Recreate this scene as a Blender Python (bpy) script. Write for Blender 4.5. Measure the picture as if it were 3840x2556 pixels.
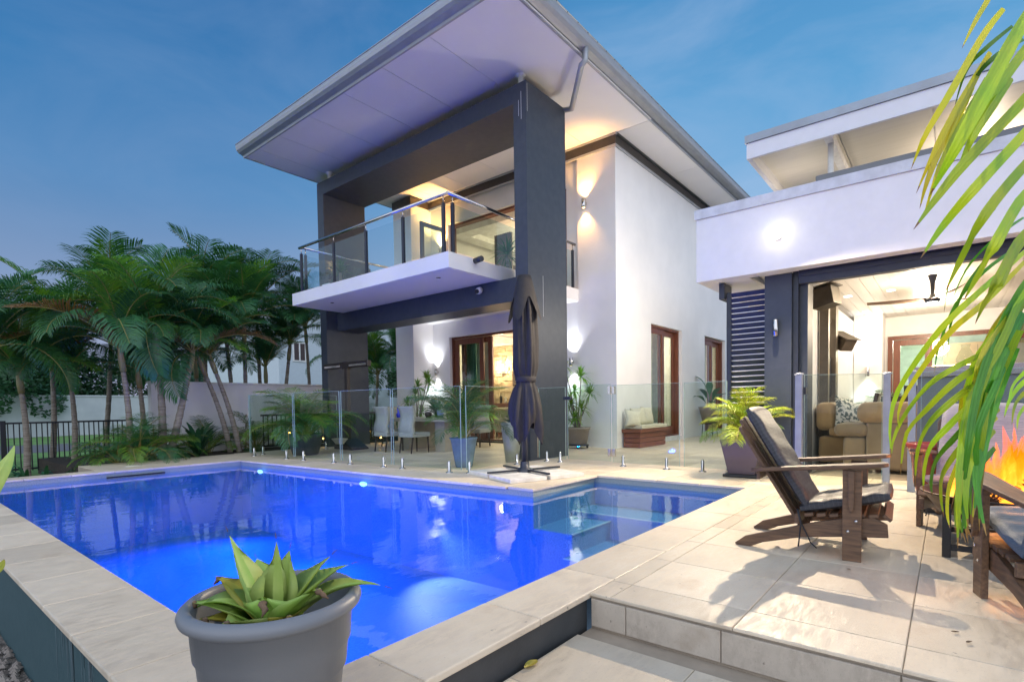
import bpy, bmesh, math, random
from mathutils import Vector, Matrix
R = math.radians
scene = bpy.context.scene
for o in list(bpy.data.objects): bpy.data.objects.remove(o)
C = scene.collection
rnd = random.Random(7)

# ------------------------------------------------------------------ camera
F_, CX_, CY_, K_ = 2003.0, 1920.0, 1590.0, 3840/2356
EYE = Vector((0, 0, .89))
_y, _p, _r = R(50.73), R(-2.1), R(.82)
fw = Vector((math.sin(_y)*math.cos(_p), math.cos(_y)*math.cos(_p), math.sin(_p)))
rt = Vector((math.cos(_y), -math.sin(_y), 0)); dn = fw.cross(rt)
c_, s_ = math.cos(_r), math.sin(_r)
RT = rt*c_ + dn*s_; DN = dn*c_ - rt*s_
cam = bpy.data.cameras.new('camera'); camo = bpy.data.objects.new('camera', cam); C.objects.link(camo)
m = Matrix.Identity(4)
for i in range(3):
    m[i][0] = RT[i]; m[i][1] = -DN[i]; m[i][2] = -fw[i]; m[i][3] = EYE[i]
camo.matrix_world = m
cam.sensor_fit = 'HORIZONTAL'; cam.sensor_width = 36; cam.lens = F_/3840*36
cam.shift_y = (CY_-1278)/3840; cam.clip_start = .05; cam.clip_end = 2000
scene.camera = camo

# ------------------------------------------------------------------ sky and light
SUN_EL, SUN_AZ = 2.0, 235.0
w = bpy.data.worlds.new('World'); scene.world = w; w.use_nodes = True
nt = w.node_tree; N = nt.nodes; LK = nt.links
for n in list(N): N.remove(n)
def nn(nt, t, **k):
    n = nt.nodes.new(t)
    for a, b in k.items(): setattr(n, a, b)
    return n
tc = nn(nt, 'ShaderNodeTexCoord'); sep = nn(nt, 'ShaderNodeSeparateXYZ'); LK.new(tc.outputs['Generated'], sep.inputs[0])
ramp = nn(nt, 'ShaderNodeValToRGB'); LK.new(sep.outputs['Z'], ramp.inputs[0])
cr = ramp.color_ramp
stops = [(0.0, (.56, .52, .66)), (.17, (.46, .50, .66)), (.33, (.21, .42, .68)), (.45, (.11, .34, .62)), (.65, (.055, .23, .50)), (1, (.03, .14, .36))]
while len(cr.elements) < len(stops): cr.elements.new(.5)
for e, (p, c) in zip(cr.elements, stops): e.position = p; e.color = (*c, 1)
# soft cloud veil
mp = nn(nt, 'ShaderNodeMapping'); mp.inputs['Scale'].default_value = (1.3, 1.3, 3.2); LK.new(tc.outputs['Generated'], mp.inputs[0])
noi = nn(nt, 'ShaderNodeTexNoise'); noi.inputs['Scale'].default_value = 2.1; noi.inputs['Detail'].default_value = 9; noi.inputs['Roughness'].default_value = .56; noi.inputs['Distortion'].default_value = .5
LK.new(mp.outputs[0], noi.inputs[0])
mr = nn(nt, 'ShaderNodeMapRange'); mr.inputs[1].default_value = .44; mr.inputs[2].default_value = .70; mr.inputs[4].default_value = .38
LK.new(noi.outputs[0], mr.inputs[0])
mx = nn(nt, 'ShaderNodeMix', data_type='RGBA'); LK.new(mr.outputs[0], mx.inputs[0]); LK.new(ramp.outputs[0], mx.inputs[6]); mx.inputs[7].default_value = (.40, .52, .74, 1)
# afterglow towards the west (behind the camera): real directional brightening of the dusk sky
dot = nn(nt, 'ShaderNodeVectorMath', operation='DOT_PRODUCT'); LK.new(tc.outputs['Generated'], dot.inputs[0]); dot.inputs[1].default_value = (-.80, -.55, .22)
mg = nn(nt, 'ShaderNodeMapRange', interpolation_type='SMOOTHSTEP'); mg.inputs[1].default_value = -.25; mg.inputs[2].default_value = 1.0; mg.inputs[4].default_value = 1.0; LK.new(dot.outputs['Value'], mg.inputs[0])
mx2 = nn(nt, 'ShaderNodeMix', data_type='RGBA'); LK.new(mg.outputs[0], mx2.inputs[0]); LK.new(mx.outputs[2], mx2.inputs[6]); mx2.inputs[7].default_value = (1.40, 1.52, 1.80, 1)
sky = nn(nt, 'ShaderNodeTexSky'); sky.sky_type = 'NISHITA'; sky.sun_disc = False; sky.sun_elevation = R(SUN_EL); sky.sun_rotation = R(SUN_AZ); sky.air_density = 1.6; sky.ozone_density = 4
sm = nn(nt, 'ShaderNodeVectorMath', operation='SCALE'); sm.inputs['Scale'].default_value = .02; LK.new(sky.outputs[0], sm.inputs[0])
ad = nn(nt, 'ShaderNodeVectorMath', operation='ADD'); LK.new(mx2.outputs[2], ad.inputs[0]); LK.new(sm.outputs[0], ad.inputs[1])
dk = nn(nt, 'ShaderNodeVectorMath', operation='DOT_PRODUCT'); LK.new(tc.outputs['Generated'], dk.inputs[0]); dk.inputs[1].default_value = (.12, .84, .53)
dr = nn(nt, 'ShaderNodeMapRange', interpolation_type='SMOOTHSTEP'); dr.inputs[1].default_value = .68; dr.inputs[2].default_value = 1.0; dr.inputs[4].default_value = .85; LK.new(dk.outputs['Value'], dr.inputs[0])
mx3 = nn(nt, 'ShaderNodeMix', data_type='RGBA', blend_type='MULTIPLY'); LK.new(dr.outputs[0], mx3.inputs[0]); LK.new(ad.outputs[0], mx3.inputs[6]); mx3.inputs[7].default_value = (.34, .50, .66, 1)
bg = nn(nt, 'ShaderNodeBackground'); bg.inputs[1].default_value = .88; LK.new(mx3.outputs[2], bg.inputs[0])
ow = nn(nt, 'ShaderNodeOutputWorld'); LK.new(bg.outputs[0], ow.inputs[0])
scene.view_settings.view_transform = 'Standard'; scene.view_settings.look = 'None'
scene.view_settings.exposure = 0.26; scene.view_settings.gamma = 1

def light(name, kind, loc, power, col, size=.05, rot=None, target=None, spot=None, blend=.5):
    l = bpy.data.lights.new(name, kind); l.energy = power; l.color = col
    if kind == 'AREA': l.size = size
    else: l.shadow_soft_size = size
    if spot: l.spot_size = R(spot); l.spot_blend = blend
    o = bpy.data.objects.new(name, l); C.objects.link(o); o.location = loc
    if target is not None: o.rotation_euler = (Vector(target)-Vector(loc)).to_track_quat('-Z', 'Y').to_euler()
    return o
FLOOD = (6.56, 1.55, 2.80)

# ------------------------------------------------------------------ pixel -> point (photo pixels of the 2356 px wide view)
def ray(u, v):
    return RT*((u*K_-CX_)/F_) + DN*((v*K_-CY_)/F_) + fw
def PA(ax, val, u, v):
    d = ray(u, v); return EYE + d*((val-EYE[ax])/d[ax])
def PX(x, u, v): return PA(0, x, u, v)
def PY(y, u, v): return PA(1, y, u, v)
def PZ(z, u, v): return PA(2, z, u, v)
def PD(d, u, v): return EYE + ray(u, v)*d

# ------------------------------------------------------------------ materials
def base(name):
    m = bpy.data.materials.new(name); m.use_nodes = True
    return m, m.node_tree, m.node_tree.nodes['Principled BSDF']
def pos(nt, space='World'):
    if space == 'World': return nn(nt, 'ShaderNodeNewGeometry').outputs['Position']
    return nn(nt, 'ShaderNodeTexCoord').outputs['Object']
def noise(nt, src, scale, detail=3, rough=.5, stretch=None):
    if stretch:
        mp = nn(nt, 'ShaderNodeMapping'); mp.inputs['Scale'].default_value = stretch; nt.links.new(src, mp.inputs[0]); src = mp.outputs[0]
    n = nn(nt, 'ShaderNodeTexNoise'); n.inputs['Scale'].default_value = scale; n.inputs['Detail'].default_value = detail; n.inputs['Roughness'].default_value = rough
    nt.links.new(src, n.inputs[0]); return n.outputs[0]
def rng(nt, src, a, b, c=0, d=1):
    n = nn(nt, 'ShaderNodeMapRange'); nt.links.new(src, n.inputs[0])
    for i, x in zip((1, 2, 3, 4), (a, b, c, d)): n.inputs[i].default_value = x
    return n.outputs[0]
def mixc(nt, f, a, b, mode='MIX'):
    n = nn(nt, 'ShaderNodeMix', data_type='RGBA', blend_type=mode)
    if isinstance(f, (int, float)): n.inputs[0].default_value = f
    else: nt.links.new(f, n.inputs[0])
    for i, x in ((6, a), (7, b)):
        if isinstance(x, tuple): n.inputs[i].default_value = (*x, 1)
        else: nt.links.new(x, n.inputs[i])
    return n.outputs[2]
def bumpn(nt, b, h, st=.3, dist=.01):
    n = nn(nt, 'ShaderNodeBump'); n.inputs['Strength'].default_value = st; n.inputs['Distance'].default_value = dist
    nt.links.new(h, n.inputs['Height']); nt.links.new(n.outputs[0], b.inputs['Normal'])
def mat(name, col, col2=None, rough=.5, metal=0, ns=8, stretch=None, space='World', bs=None, bst=.3, bd=.005, rand=0, lo=.35, hi=.65, spec=None, rn=0, sheen=0):
    m, nt, b = base(name)
    b.inputs['Roughness'].default_value = rough; b.inputs['Metallic'].default_value = metal
    if spec is not None: b.inputs['Specular IOR Level'].default_value = spec
    p = pos(nt, space)
    c2 = col2 or tuple(x*.82 for x in col)
    n = noise(nt, p, ns, 5, .55, stretch)
    out = mixc(nt, rng(nt, n, lo, hi), col, c2)
    if rand:
        oi = nn(nt, 'ShaderNodeObjectInfo')
        hs = nn(nt, 'ShaderNodeHueSaturation'); nt.links.new(out, hs.inputs['Color']); nt.links.new(rng(nt, oi.outputs['Random'], 0, 1, 1-rand, 1+rand), hs.inputs['Value']); out = hs.outputs[0]
    nt.links.new(out, b.inputs['Base Color'])
    if rn: nt.links.new(rng(nt, noise(nt, p, ns*2.3, 3), .3, .7, rough-rn, rough+rn), b.inputs['Roughness'])
    if bs: bumpn(nt, b, noise(nt, p, bs, 4, .6, stretch), bst, bd)
    if sheen: b.inputs['Sheen Weight'].default_value = sheen
    return m
def trav(name, c1, c2, c3, rand=.06, sp='World', rough=.45):
    m, nt, b = base(name); p = pos(nt, sp)
    a = rng(nt, noise(nt, p, 2.4, 7, .65, (1, 1.7, 1)), .38, .62)
    v = rng(nt, noise(nt, p, 9, 8, .75, (1, 3.5, 2)), .44, .60)
    st = rng(nt, noise(nt, p, 3.3, 5, .6), .60, .74, 0, .55)
    out = mixc(nt, a, c1, c2); out = mixc(nt, v, out, tuple((x+y)*.54 for x, y in zip(c1, c2))); out = mixc(nt, st, out, c3)
    fine = rng(nt, noise(nt, p, 60, 4, .7, (1, 2.4, 1)), .60, .72, 0, .55); out = mixc(nt, fine, out, tuple(x*.62 for x in c2))
    dk = rng(nt, noise(nt, p, 22, 3, .6), .70, .74, 0, .7); out = mixc(nt, dk, out, tuple(x*.35 for x in c2))
    oi = nn(nt, 'ShaderNodeObjectInfo'); hs = nn(nt, 'ShaderNodeHueSaturation'); nt.links.new(out, hs.inputs['Color'])
    nt.links.new(rng(nt, oi.outputs['Random'], 0, 1, 1-rand, 1+rand), hs.inputs['Value'])
    nt.links.new(hs.outputs[0], b.inputs['Base Color'])
    nt.links.new(rng(nt, v, 0, 1, rough-.1, rough+.2), b.inputs['Roughness'])
    bumpn(nt, b, noise(nt, p, 55, 6, .7, (1, 2.4, 1)), .35, .004)
    return m
def emit(name, col, st):
    m = bpy.data.materials.new(name); m.use_nodes = True; nt = m.node_tree; nt.nodes.clear()
    e = nn(nt, 'ShaderNodeEmission'); e.inputs[0].default_value = (*col, 1); e.inputs[1].default_value = st
    o = nn(nt, 'ShaderNodeOutputMaterial'); nt.links.new(e.outputs[0], o.inputs[0]); return m
def glassm(name, tint, ior=1.45, rough=.0, boost=1.0, bump=None):
    m = bpy.data.materials.new(name); m.use_nodes = True; nt = m.node_tree; nt.nodes.clear()
    t = nn(nt, 'ShaderNodeBsdfTransparent'); t.inputs[0].default_value = (*tint, 1)
    g = nn(nt, 'ShaderNodeBsdfGlossy'); g.inputs['Roughness'].default_value = rough; g.inputs[0].default_value = (boost, boost, boost, 1)
    f = nn(nt, 'ShaderNodeFresnel'); f.inputs[0].default_value = ior
    mx = nn(nt, 'ShaderNodeMixShader'); o = nn(nt, 'ShaderNodeOutputMaterial')
    if bump:
        p = pos(nt); h = noise(nt, p, bump[0], 3, .5, bump[3])
        b = nn(nt, 'ShaderNodeBump'); b.inputs['Strength'].default_value = bump[1]; b.inputs['Distance'].default_value = bump[2]
        nt.links.new(h, b.inputs['Height']); nt.links.new(b.outputs[0], g.inputs['Normal']); nt.links.new(b.outputs[0], f.inputs['Normal'])
    gn = nn(nt, 'ShaderNodeNewGeometry'); sb = nn(nt, 'ShaderNodeMath', operation='SUBTRACT'); sb.inputs[0].default_value = 1; nt.links.new(gn.outputs['Backfacing'], sb.inputs[1])
    ml = nn(nt, 'ShaderNodeMath', operation='MULTIPLY'); nt.links.new(f.outputs[0], ml.inputs[0]); nt.links.new(sb.outputs[0], ml.inputs[1])
    nt.links.new(ml.outputs[0], mx.inputs[0]); nt.links.new(t.outputs[0], mx.inputs[1]); nt.links.new(g.outputs[0], mx.inputs[2]); nt.links.new(mx.outputs[0], o.inputs[0])
    return m
def leafm(name, c1, c2, trans=.35, rough=.4, rand=.25, ns=6, space='World', tip=None):
    m = bpy.data.materials.new(name); m.use_nodes = True; nt = m.node_tree; nt.nodes.clear()
    p = pos(nt, space); col = mixc(nt, rng(nt, noise(nt, p, ns, 3), .35, .65), c1, c2)
    oi = nn(nt, 'ShaderNodeObjectInfo'); hs = nn(nt, 'ShaderNodeHueSaturation'); nt.links.new(col, hs.inputs['Color'])
    nt.links.new(rng(nt, oi.outputs['Random'], 0, 1, 1-rand, 1+rand), hs.inputs['Value'])
    nt.links.new(rng(nt, oi.outputs['Random'], 0, 1, .485, .515), hs.inputs['Hue'])
    d = nn(nt, 'ShaderNodeBsdfPrincipled'); d.inputs['Roughness'].default_value = rough; nt.links.new(hs.outputs[0], d.inputs['Base Color'])
    t = nn(nt, 'ShaderNodeBsdfTranslucent'); g = nn(nt, 'ShaderNodeMix', data_type='RGBA', blend_type='MULTIPLY'); g.inputs[0].default_value = 1; nt.links.new(hs.outputs[0], g.inputs[6]); g.inputs[7].default_value = (1.5, 1.35, .5, 1)
    nt.links.new(g.outputs[2], t.inputs[0])
    mx = nn(nt, 'ShaderNodeMixShader'); mx.inputs[0].default_value = trans; o = nn(nt, 'ShaderNodeOutputMaterial')
    nt.links.new(d.outputs[0], mx.inputs[1]); nt.links.new(t.outputs[0], mx.inputs[2]); nt.links.new(mx.outputs[0], o.inputs[0]); return m
def woodm(name, c1, c2, rough=.45, sc=3, stretch=(1, 14, 14), space='Object', rand=.12):
    return mat(name, c1, c2, rough=rough, ns=sc, stretch=stretch, space=space, bs=sc*3, bst=.25, bd=.002, rand=rand, lo=.3, hi=.7)

M = {}
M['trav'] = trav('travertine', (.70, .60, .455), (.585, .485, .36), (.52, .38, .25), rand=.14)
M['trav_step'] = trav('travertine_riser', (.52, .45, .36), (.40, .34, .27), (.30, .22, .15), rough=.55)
M['grout'] = mat('grout', (.40, .33, .25), rough=.9)
M['wall'] = mat('white_render', (.81, .795, .78), (.73, .72, .71), rough=.75, ns=.9, bs=40, bst=.55, bd=.006)
M['soffit'] = mat('soffit_paint', (.80, .79, .79), (.78, .77, .77), rough=.6, ns=2)
M['char'] = mat('charcoal_render', (.034, .044, .062), (.044, .054, .072), rough=.5, ns=9, bs=90, bst=.3, bd=.004, spec=.5)
M['char2'] = mat('dark_brown_trim', (.040, .034, .032), rough=.5)
M['metal_grey'] = mat('roof_metal', (.30, .34, .38), (.26, .28, .30), rough=.38, metal=.55, ns=3, bs=18, bst=.15)
M['gutter'] = mat('gutter_metal', (.40, .42, .44), (.36, .37, .385), rough=.42, metal=.4, ns=5, stretch=(1, 1, 6), bs=20, bst=.05)
M['steel'] = mat('stainless', (.62, .60, .58), rough=.16, metal=1)
M['steel_dark'] = mat('dark_powdercoat', (.035, .04, .055), rough=.35, metal=.3)
M['bluegrey'] = mat('grey_post_paint', (.30, .32, .36), rough=.4, metal=.2)
M['cedar'] = woodm('red_cedar', (.20, .062, .028), (.12, .035, .018), .38, 4, (12, 12, 1))
M['merbau'] = woodm('red_stained_board', (.26, .085, .045), (.16, .05, .028), .4, 4, (1, 1, 14), rand=.2)
M['teak'] = woodm('weathered_brown_timber', (.19, .105, .055), (.075, .042, .025), .48, 5, (14, 1.5, 14), rand=.15)
M['fan'] = woodm('pale_brown_fan', (.30, .20, .14), (.24, .15, .10))
M['glass'] = glassm('clear_glass', (.88, .93, .91), 1.28)
M['glass_blue'] = glassm('balcony_glass', (.80, .90, .93), 1.75)
M['glass_door'] = glassm('door_glass', (.82, .88, .84), 1.6)
M['gedge'] = mat('glass_edge', (.35, .48, .44), rough=.2)
M['water'] = glassm('pool_water', (.40, .70, .97), 1.33, .010, 1.0, (2.4, .07, .03, (1, 2.2, 1)))
M['pebble'] = mat('pool_pebble', (.30, .34, .32), (.20, .24, .23), rough=.6, ns=90, bs=90, bst=.4, bd=.004)
M['pool_in'] = mat('pool_plaster', (.17, .31, .40), (.12, .24, .33), rough=.6, ns=45, lo=.3, hi=.7)
M['pool_wall_out'] = mat('pool_outer_render', (.030, .075, .085), (.038, .085, .095), rough=.6, ns=20, bs=60, bst=.3)
M['pool_out2'] = mat('pool_outer_charcoal', (.055, .058, .060), rough=.6, bs=80)
M['white_pl'] = mat('white_plaster', (.82, .81, .78), rough=.6)
M['curt_w'] = mat('white_curtain', (.75, .76, .70), rough=.8)
M['curt_t'] = mat('teal_curtain', (.22, .42, .40), rough=.8)
M['curt_g'] = mat('taupe_curtain', (.34, .28, .22), rough=.8)
M['stone'] = mat('cream_stone', (.68, .58, .42), (.52, .42, .28), rough=.8, ns=7, bs=16, bst=.8, bd=.03, rand=.18)
M['brown_fab'] = mat('tan_suede', (.40, .26, .12), (.33, .21, .10), rough=.85, ns=5, bs=200, bst=.2, sheen=.3)
M['brown_fab2'] = mat('olive_brown_suede', (.27, .195, .115), (.22, .16, .09), rough=.85, ns=4, bs=200, bst=.2, sheen=.3)
M['linen'] = mat('cream_linen', (.66, .62, .48), (.58, .54, .42), rough=.85, ns=30, bs=150, bst=.3)
M['chairfab'] = mat('grey_linen', (.42, .42, .38), (.35, .35, .32), rough=.85, ns=60, bs=150, bst=.3)
M['darkfab'] = mat('charcoal_canvas', (.017, .015, .016), (.024, .021, .022), rough=.7, ns=20, bs=160, bst=.25)
def cush(name, c1, c2, sc):
    m, nt, b = base(name); p = pos(nt, 'Object')
    br = nn(nt, 'ShaderNodeTexBrick'); br.inputs['Scale'].default_value = sc; br.inputs['Mortar Size'].default_value = .035; br.inputs['Brick Width'].default_value = .9; br.inputs['Row Height'].default_value = .34
    br.inputs['Color1'].default_value = (*c1, 1); br.inputs['Color2'].default_value = (*c1, 1); br.inputs['Mortar'].default_value = (*c2, 1); nt.links.new(p, br.inputs[0])
    f = noise(nt, p, 30, 3, .6, (1, 8, 8)); out = mixc(nt, rng(nt, f, .5, .62), br.outputs[0], tuple(x*1.8 for x in c1))
    nt.links.new(out, b.inputs['Base Color']); b.inputs['Roughness'].default_value = .42; bumpn(nt, b, f, .5, .004); return m
M['cushion'] = cush('woven_black_cushion', (.028, .029, .034), (.055, .055, .06), 14)
M['cushion2'] = mat('blue_grey_cushion', (.10, .14, .18), (.16, .20, .24), rough=.6, ns=18, stretch=(1, 12, 12), space='Object', bs=40)
M['pot_grey'] = mat('grey_plastic', (.19, .20, .215), (.175, .185, .20), rough=.42, ns=3, space='Object', bs=120, bst=.05)
M['pot_taupe'] = mat('taupe_glaze', (.24, .20, .17), (.20, .165, .14), rough=.45, ns=5)
M['pot_white'] = mat('pale_pot', (.55, .53, .48), rough=.5)
M['pot_blue'] = mat('blue_grey_pot', (.16, .24, .36), (.13, .19, .28), rough=.25)
M['pot_dark'] = mat('dark_slate_pot', (.05, .062, .072), rough=.5)
M['pot_purple'] = mat('mauve_brown_pot', (.115, .088, .095), (.10, .075, .082), rough=.4, ns=4)
M['soil'] = mat('dark_soil', (.035, .024, .016), (.07, .05, .035), rough=.95, ns=40, bs=50, bst=.8, bd=.02)
M['bark'] = mat('palm_bark', (.34, .30, .25), (.19, .15, .11), rough=.8, ns=5, stretch=(1, 1, 9), bs=12, bst=.6, bd=.02)
M['shaft'] = mat('palm_crownshaft', (.22, .24, .10), (.30, .20, .10), rough=.5, ns=4)
M['stem'] = mat('frond_stem', (.20, .22, .05), (.28, .20, .05), rough=.5)
M['palm'] = leafm('palm_leaf', (.03, .125, .05), (.05, .175, .05), .32)
M['palm2'] = leafm('palm_leaf_bright', (.09, .26, .04), (.17, .33, .035), .35)
M['palm_dead'] = leafm('palm_leaf_dry', (.30, .17, .05), (.22, .12, .04), .2)
M['palmY'] = leafm('palm_leaf_yellow', (.26, .38, .03), (.38, .43, .035), .3)
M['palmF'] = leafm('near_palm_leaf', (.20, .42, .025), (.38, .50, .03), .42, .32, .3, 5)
M['palmFd'] = leafm('near_palm_leaf_dark', (.05, .20, .02), (.10, .28, .02), .35, .32, .3, 5)  # darker green for some of the near leaflets
M['shrub'] = leafm('shrub_leaf', (.02, .085, .035), (.035, .12, .05), .2)
M['agave'] = leafm('agave_leaf', (.33, .52, .10), (.46, .60, .16), .22, .5, .12, 9, 'Object')
M['agaveY'] = leafm('agave_leaf_yellow', (.50, .42, .06), (.34, .36, .05), .22, .5, .1, 14, 'Object')
M['dead'] = mat('dead_leaf', (.10, .06, .035), (.22, .14, .08), rough=.8, ns=25, bs=40, bst=.8, bd=.01)
M['tree'] = leafm('tree_leaf', (.018, .07, .028), (.03, .10, .04), .2)
M['grass'] = mat('lawn', (.17, .32, .08), (.10, .22, .05), rough=.9, ns=1.5, bs=60, bst=.8, bd=.02)
M['gravelm'] = mat('gravel_bed', (.20, .17, .14), (.10, .085, .07), rough=.9, ns=30, bs=40, bst=.8, bd=.02)
M['pebst'] = mat('gravel_stone', (.30, .26, .22), (.18, .15, .13), rough=.8, ns=12, space='World')
M['bed'] = mat('mulch', (.035, .028, .022), (.06, .045, .03), rough=.95, ns=30, bs=40, bst=.9, bd=.03)
M['road'] = mat('street_asphalt', (.14, .14, .15), rough=.9, ns=20)
M['neigh'] = mat('neighbour_render', (.55, .62, .66), (.52, .58, .62), rough=.8)
M['gwall'] = mat('garden_wall_render', (.76, .75, .76), (.68, .67, .68), rough=.85, ns=1.5, bs=30)
M['gwall2'] = mat('grey_wall_render', (.52, .55, .57), (.44, .47, .50), rough=.85, ns=1.2)
M['black'] = mat('black_metal', (.012, .014, .018), rough=.4)
M['tv'] = mat('tv_screen', (.03, .015, .014), rough=.12)
M['bbq'] = mat('bbq_panel', (.15, .155, .165), (.17, .175, .185), rough=.28, ns=2)
M['benchtop'] = mat('speckled_benchtop', (.34, .29, .29), (.24, .20, .20), rough=.4, ns=160, lo=.4, hi=.6)
M['heaterm'] = mat('heater_metal', (.10, .085, .065), (.13, .11, .085), rough=.35, metal=.5)
M['floor_in'] = mat('inside_floor', (.50, .43, .33), (.45, .38, .29), rough=.15, ns=4)
M['table'] = mat('stone_table', (.42, .37, .31), (.36, .31, .26), rough=.35, ns=6)
M['legw'] = mat('dark_chair_leg', (.035, .018, .015), rough=.35)
M['conc'] = mat('concrete_paver', (.72, .70, .65), (.58, .56, .51), rough=.85, ns=9, bs=60, bst=.5)
M['flowerpot'] = mat('red_glaze', (.30, .05, .035), rough=.25)
M['steelbowl'] = mat('rusty_bowl', (.10, .055, .035), (.045, .03, .025), rough=.55, metal=.6, ns=8, bs=30)
M['log'] = mat('burnt_wood', (.10, .05, .03), (.02, .015, .012), rough=.9, ns=20, bs=30, bst=1, bd=.02)
M['ltwall'] = mat('pavilion_wall', (.78, .77, .76), (.75, .74, .73), rough=.6)
M['board'] = mat('ceiling_board', (.74, .71, .66), rough=.35, ns=1, stretch=(.3, 8, 1))
M['lampW'] = emit('flood_glow', (1, .93, .78), 6)
M['lampw'] = emit('lamp_white', (1, .93, .80), 12)
M['lampo'] = emit('lamp_amber', (1, .62, .25), 14)
M['lampb'] = emit('pool_lamp', (.35, .60, 1), 5)
M['fairy'] = emit('fairy_light', (1, .48, .08), 22)
M['greenroom'] = mat('mint_wall', (.58, .72, .64), rough=.6)

# ------------------------------------------------------------------ mesh helpers
class MB:
    def __init__(s): s.v = []; s.f = []; s.sm = []
    def add(s, vs, fs, smooth=False):
        n = len(s.v); s.v += [tuple(x) for x in vs]; s.f += [tuple(i+n for i in f) for f in fs]; s.sm += [smooth]*len(fs); return s
    def box(s, a, b, rot=None, org=None):
        x0, y0, z0 = a; x1, y1, z1 = b
        vs = [Vector(q) for q in ((x0, y0, z0), (x1, y0, z0), (x1, y1, z0), (x0, y1, z0), (x0, y0, z1), (x1, y0, z1), (x1, y1, z1), (x0, y1, z1))]
        if rot is not None:
            o = Vector(org) if org else Vector(((x0+x1)/2, (y0+y1)/2, (z0+z1)/2))
            vs = [rot @ (q-o) + o for q in vs]
        return s.add(vs, [(0, 3, 2, 1), (4, 5, 6, 7), (0, 1, 5, 4), (1, 2, 6, 5), (2, 3, 7, 6), (3, 0, 4, 7)])
    def tube(s, pts, rad, n=8, cap=True):
        pts = [Vector(p) for p in pts]; rad = rad if isinstance(rad, (list, tuple)) else [rad]*len(pts)
        vs = []; up = Vector((0, 0, 1))
        d0 = (pts[-1]-pts[0]).normalized()
        ref = Vector((1, 0, 0)) if abs(d0.z) > .8 else up
        for i, p in enumerate(pts):
            d = (pts[min(i+1, len(pts)-1)]-pts[max(i-1, 0)]).normalized()
            a = d.cross(ref).normalized(); b = a.cross(d)
            for k in range(n):
                t = 2*math.pi*k/n; vs.append(p+(a*math.cos(t)+b*math.sin(t))*rad[i])
        fs = [(i*n+k, i*n+(k+1) % n, (i+1)*n+(k+1) % n, (i+1)*n+k) for i in range(len(pts)-1) for k in range(n)]
        s.add(vs, fs, True)
        if cap:
            m = len(s.v)-len(vs); s.f.append(tuple(m+k for k in range(n))[::-1]); s.f.append(tuple(m+(len(pts)-1)*n+k for k in range(n))); s.sm += [False]*2
        return s
    def lathe(s, prof, c=(0, 0, 0), n=24, sx=1, sy=1, smooth=True):
        vs = [(c[0]+r*math.cos(2*math.pi*k/n)*sx, c[1]+r*math.sin(2*math.pi*k/n)*sy, c[2]+z) for r, z in prof for k in range(n)]
        fs = [(i*n+k, i*n+(k+1) % n, (i+1)*n+(k+1) % n, (i+1)*n+k) for i in range(len(prof)-1) for k in range(n)]
        return s.add(vs, fs, smooth)
    def prism(s, poly, ax, a, b):
        # poly: 2-D points in the plane normal to ax
        def mk(p, t): return {0: (t, p[0], p[1]), 1: (p[0], t, p[1]), 2: (p[0], p[1], t)}[ax]
        n = len(poly); vs = [mk(p, a) for p in poly]+[mk(p, b) for p in poly]
        return s.add(vs, [tuple(range(n))[::-1], tuple(range(n, 2*n))]+[(i, (i+1) % n, n+(i+1) % n, n+i) for i in range(n)])
    def quad(s, a, b, c, d): return s.add([a, b, c, d], [(0, 1, 2, 3)])
    def mesh(s, name, ms):
        me = bpy.data.meshes.new(name); me.from_pydata(s.v, [], s.f); me.polygons.foreach_set('use_smooth', s.sm)
        for m_ in (ms if isinstance(ms, list) else [ms]): me.materials.append(m_)
        bm = bmesh.new(); bm.from_mesh(me); bmesh.ops.recalc_face_normals(bm, faces=bm.faces); bm.to_mesh(me); bm.free()
        return me
    def build(s, name, m_, parent=None, bevel=0, seg=2, sub=0, loc=None, rot=None):
        o = bpy.data.objects.new(name, s.mesh(name, m_)); C.objects.link(o)
        if parent: o.parent = parent
        if bevel:
            q = o.modifiers.new('bevel', 'BEVEL'); q.width = bevel; q.segments = seg; q.limit_method = 'ANGLE'
        if sub:
            q = o.modifiers.new('sub', 'SUBSURF'); q.levels = sub; q.render_levels = sub
            for p in o.data.polygons: p.use_smooth = True
        if loc: o.location = loc
        if rot: o.rotation_euler = rot
        return o
def thing(name, label, cat, loc=(0, 0, 0), rz=0, group=None):
    o = bpy.data.objects.new(name, None); C.objects.link(o); o.empty_display_size = .1; o.location = loc; o.rotation_euler = (0, 0, rz)
    return tag(o, label, cat, group)
def tag(o, label, cat, group=None):
    o['label'] = label; o['category'] = cat
    if group: o['group'] = group
    return o
def struct(o): o['kind'] = 'structure'; return o
def stuff(o): o['kind'] = 'stuff'; return o
def dup(root, loc=None, rz=None, label=None, group=None):
    r = root.copy(); C.objects.link(r)
    if loc is not None: r.location = loc
    if rz is not None: r.rotation_euler = (0, 0, rz)
    if label: r['label'] = label
    if group: r['group'] = group
    for ch in list(root.children):
        c = ch.copy(); C.objects.link(c); c.parent = r
        for g in ch.children:
            d = g.copy(); C.objects.link(d); d.parent = c
    return r
def box(name, a, b, m_, parent=None, bevel=0): return MB().box(a, b).build(name, m_, parent, bevel)
def inst(me, name, parent, mtx=None, loc=None):
    o = bpy.data.objects.new(name, me); C.objects.link(o); o.parent = parent
    if mtx is not None: o.matrix_local = mtx
    if loc is not None: o.location = loc
    return o

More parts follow.
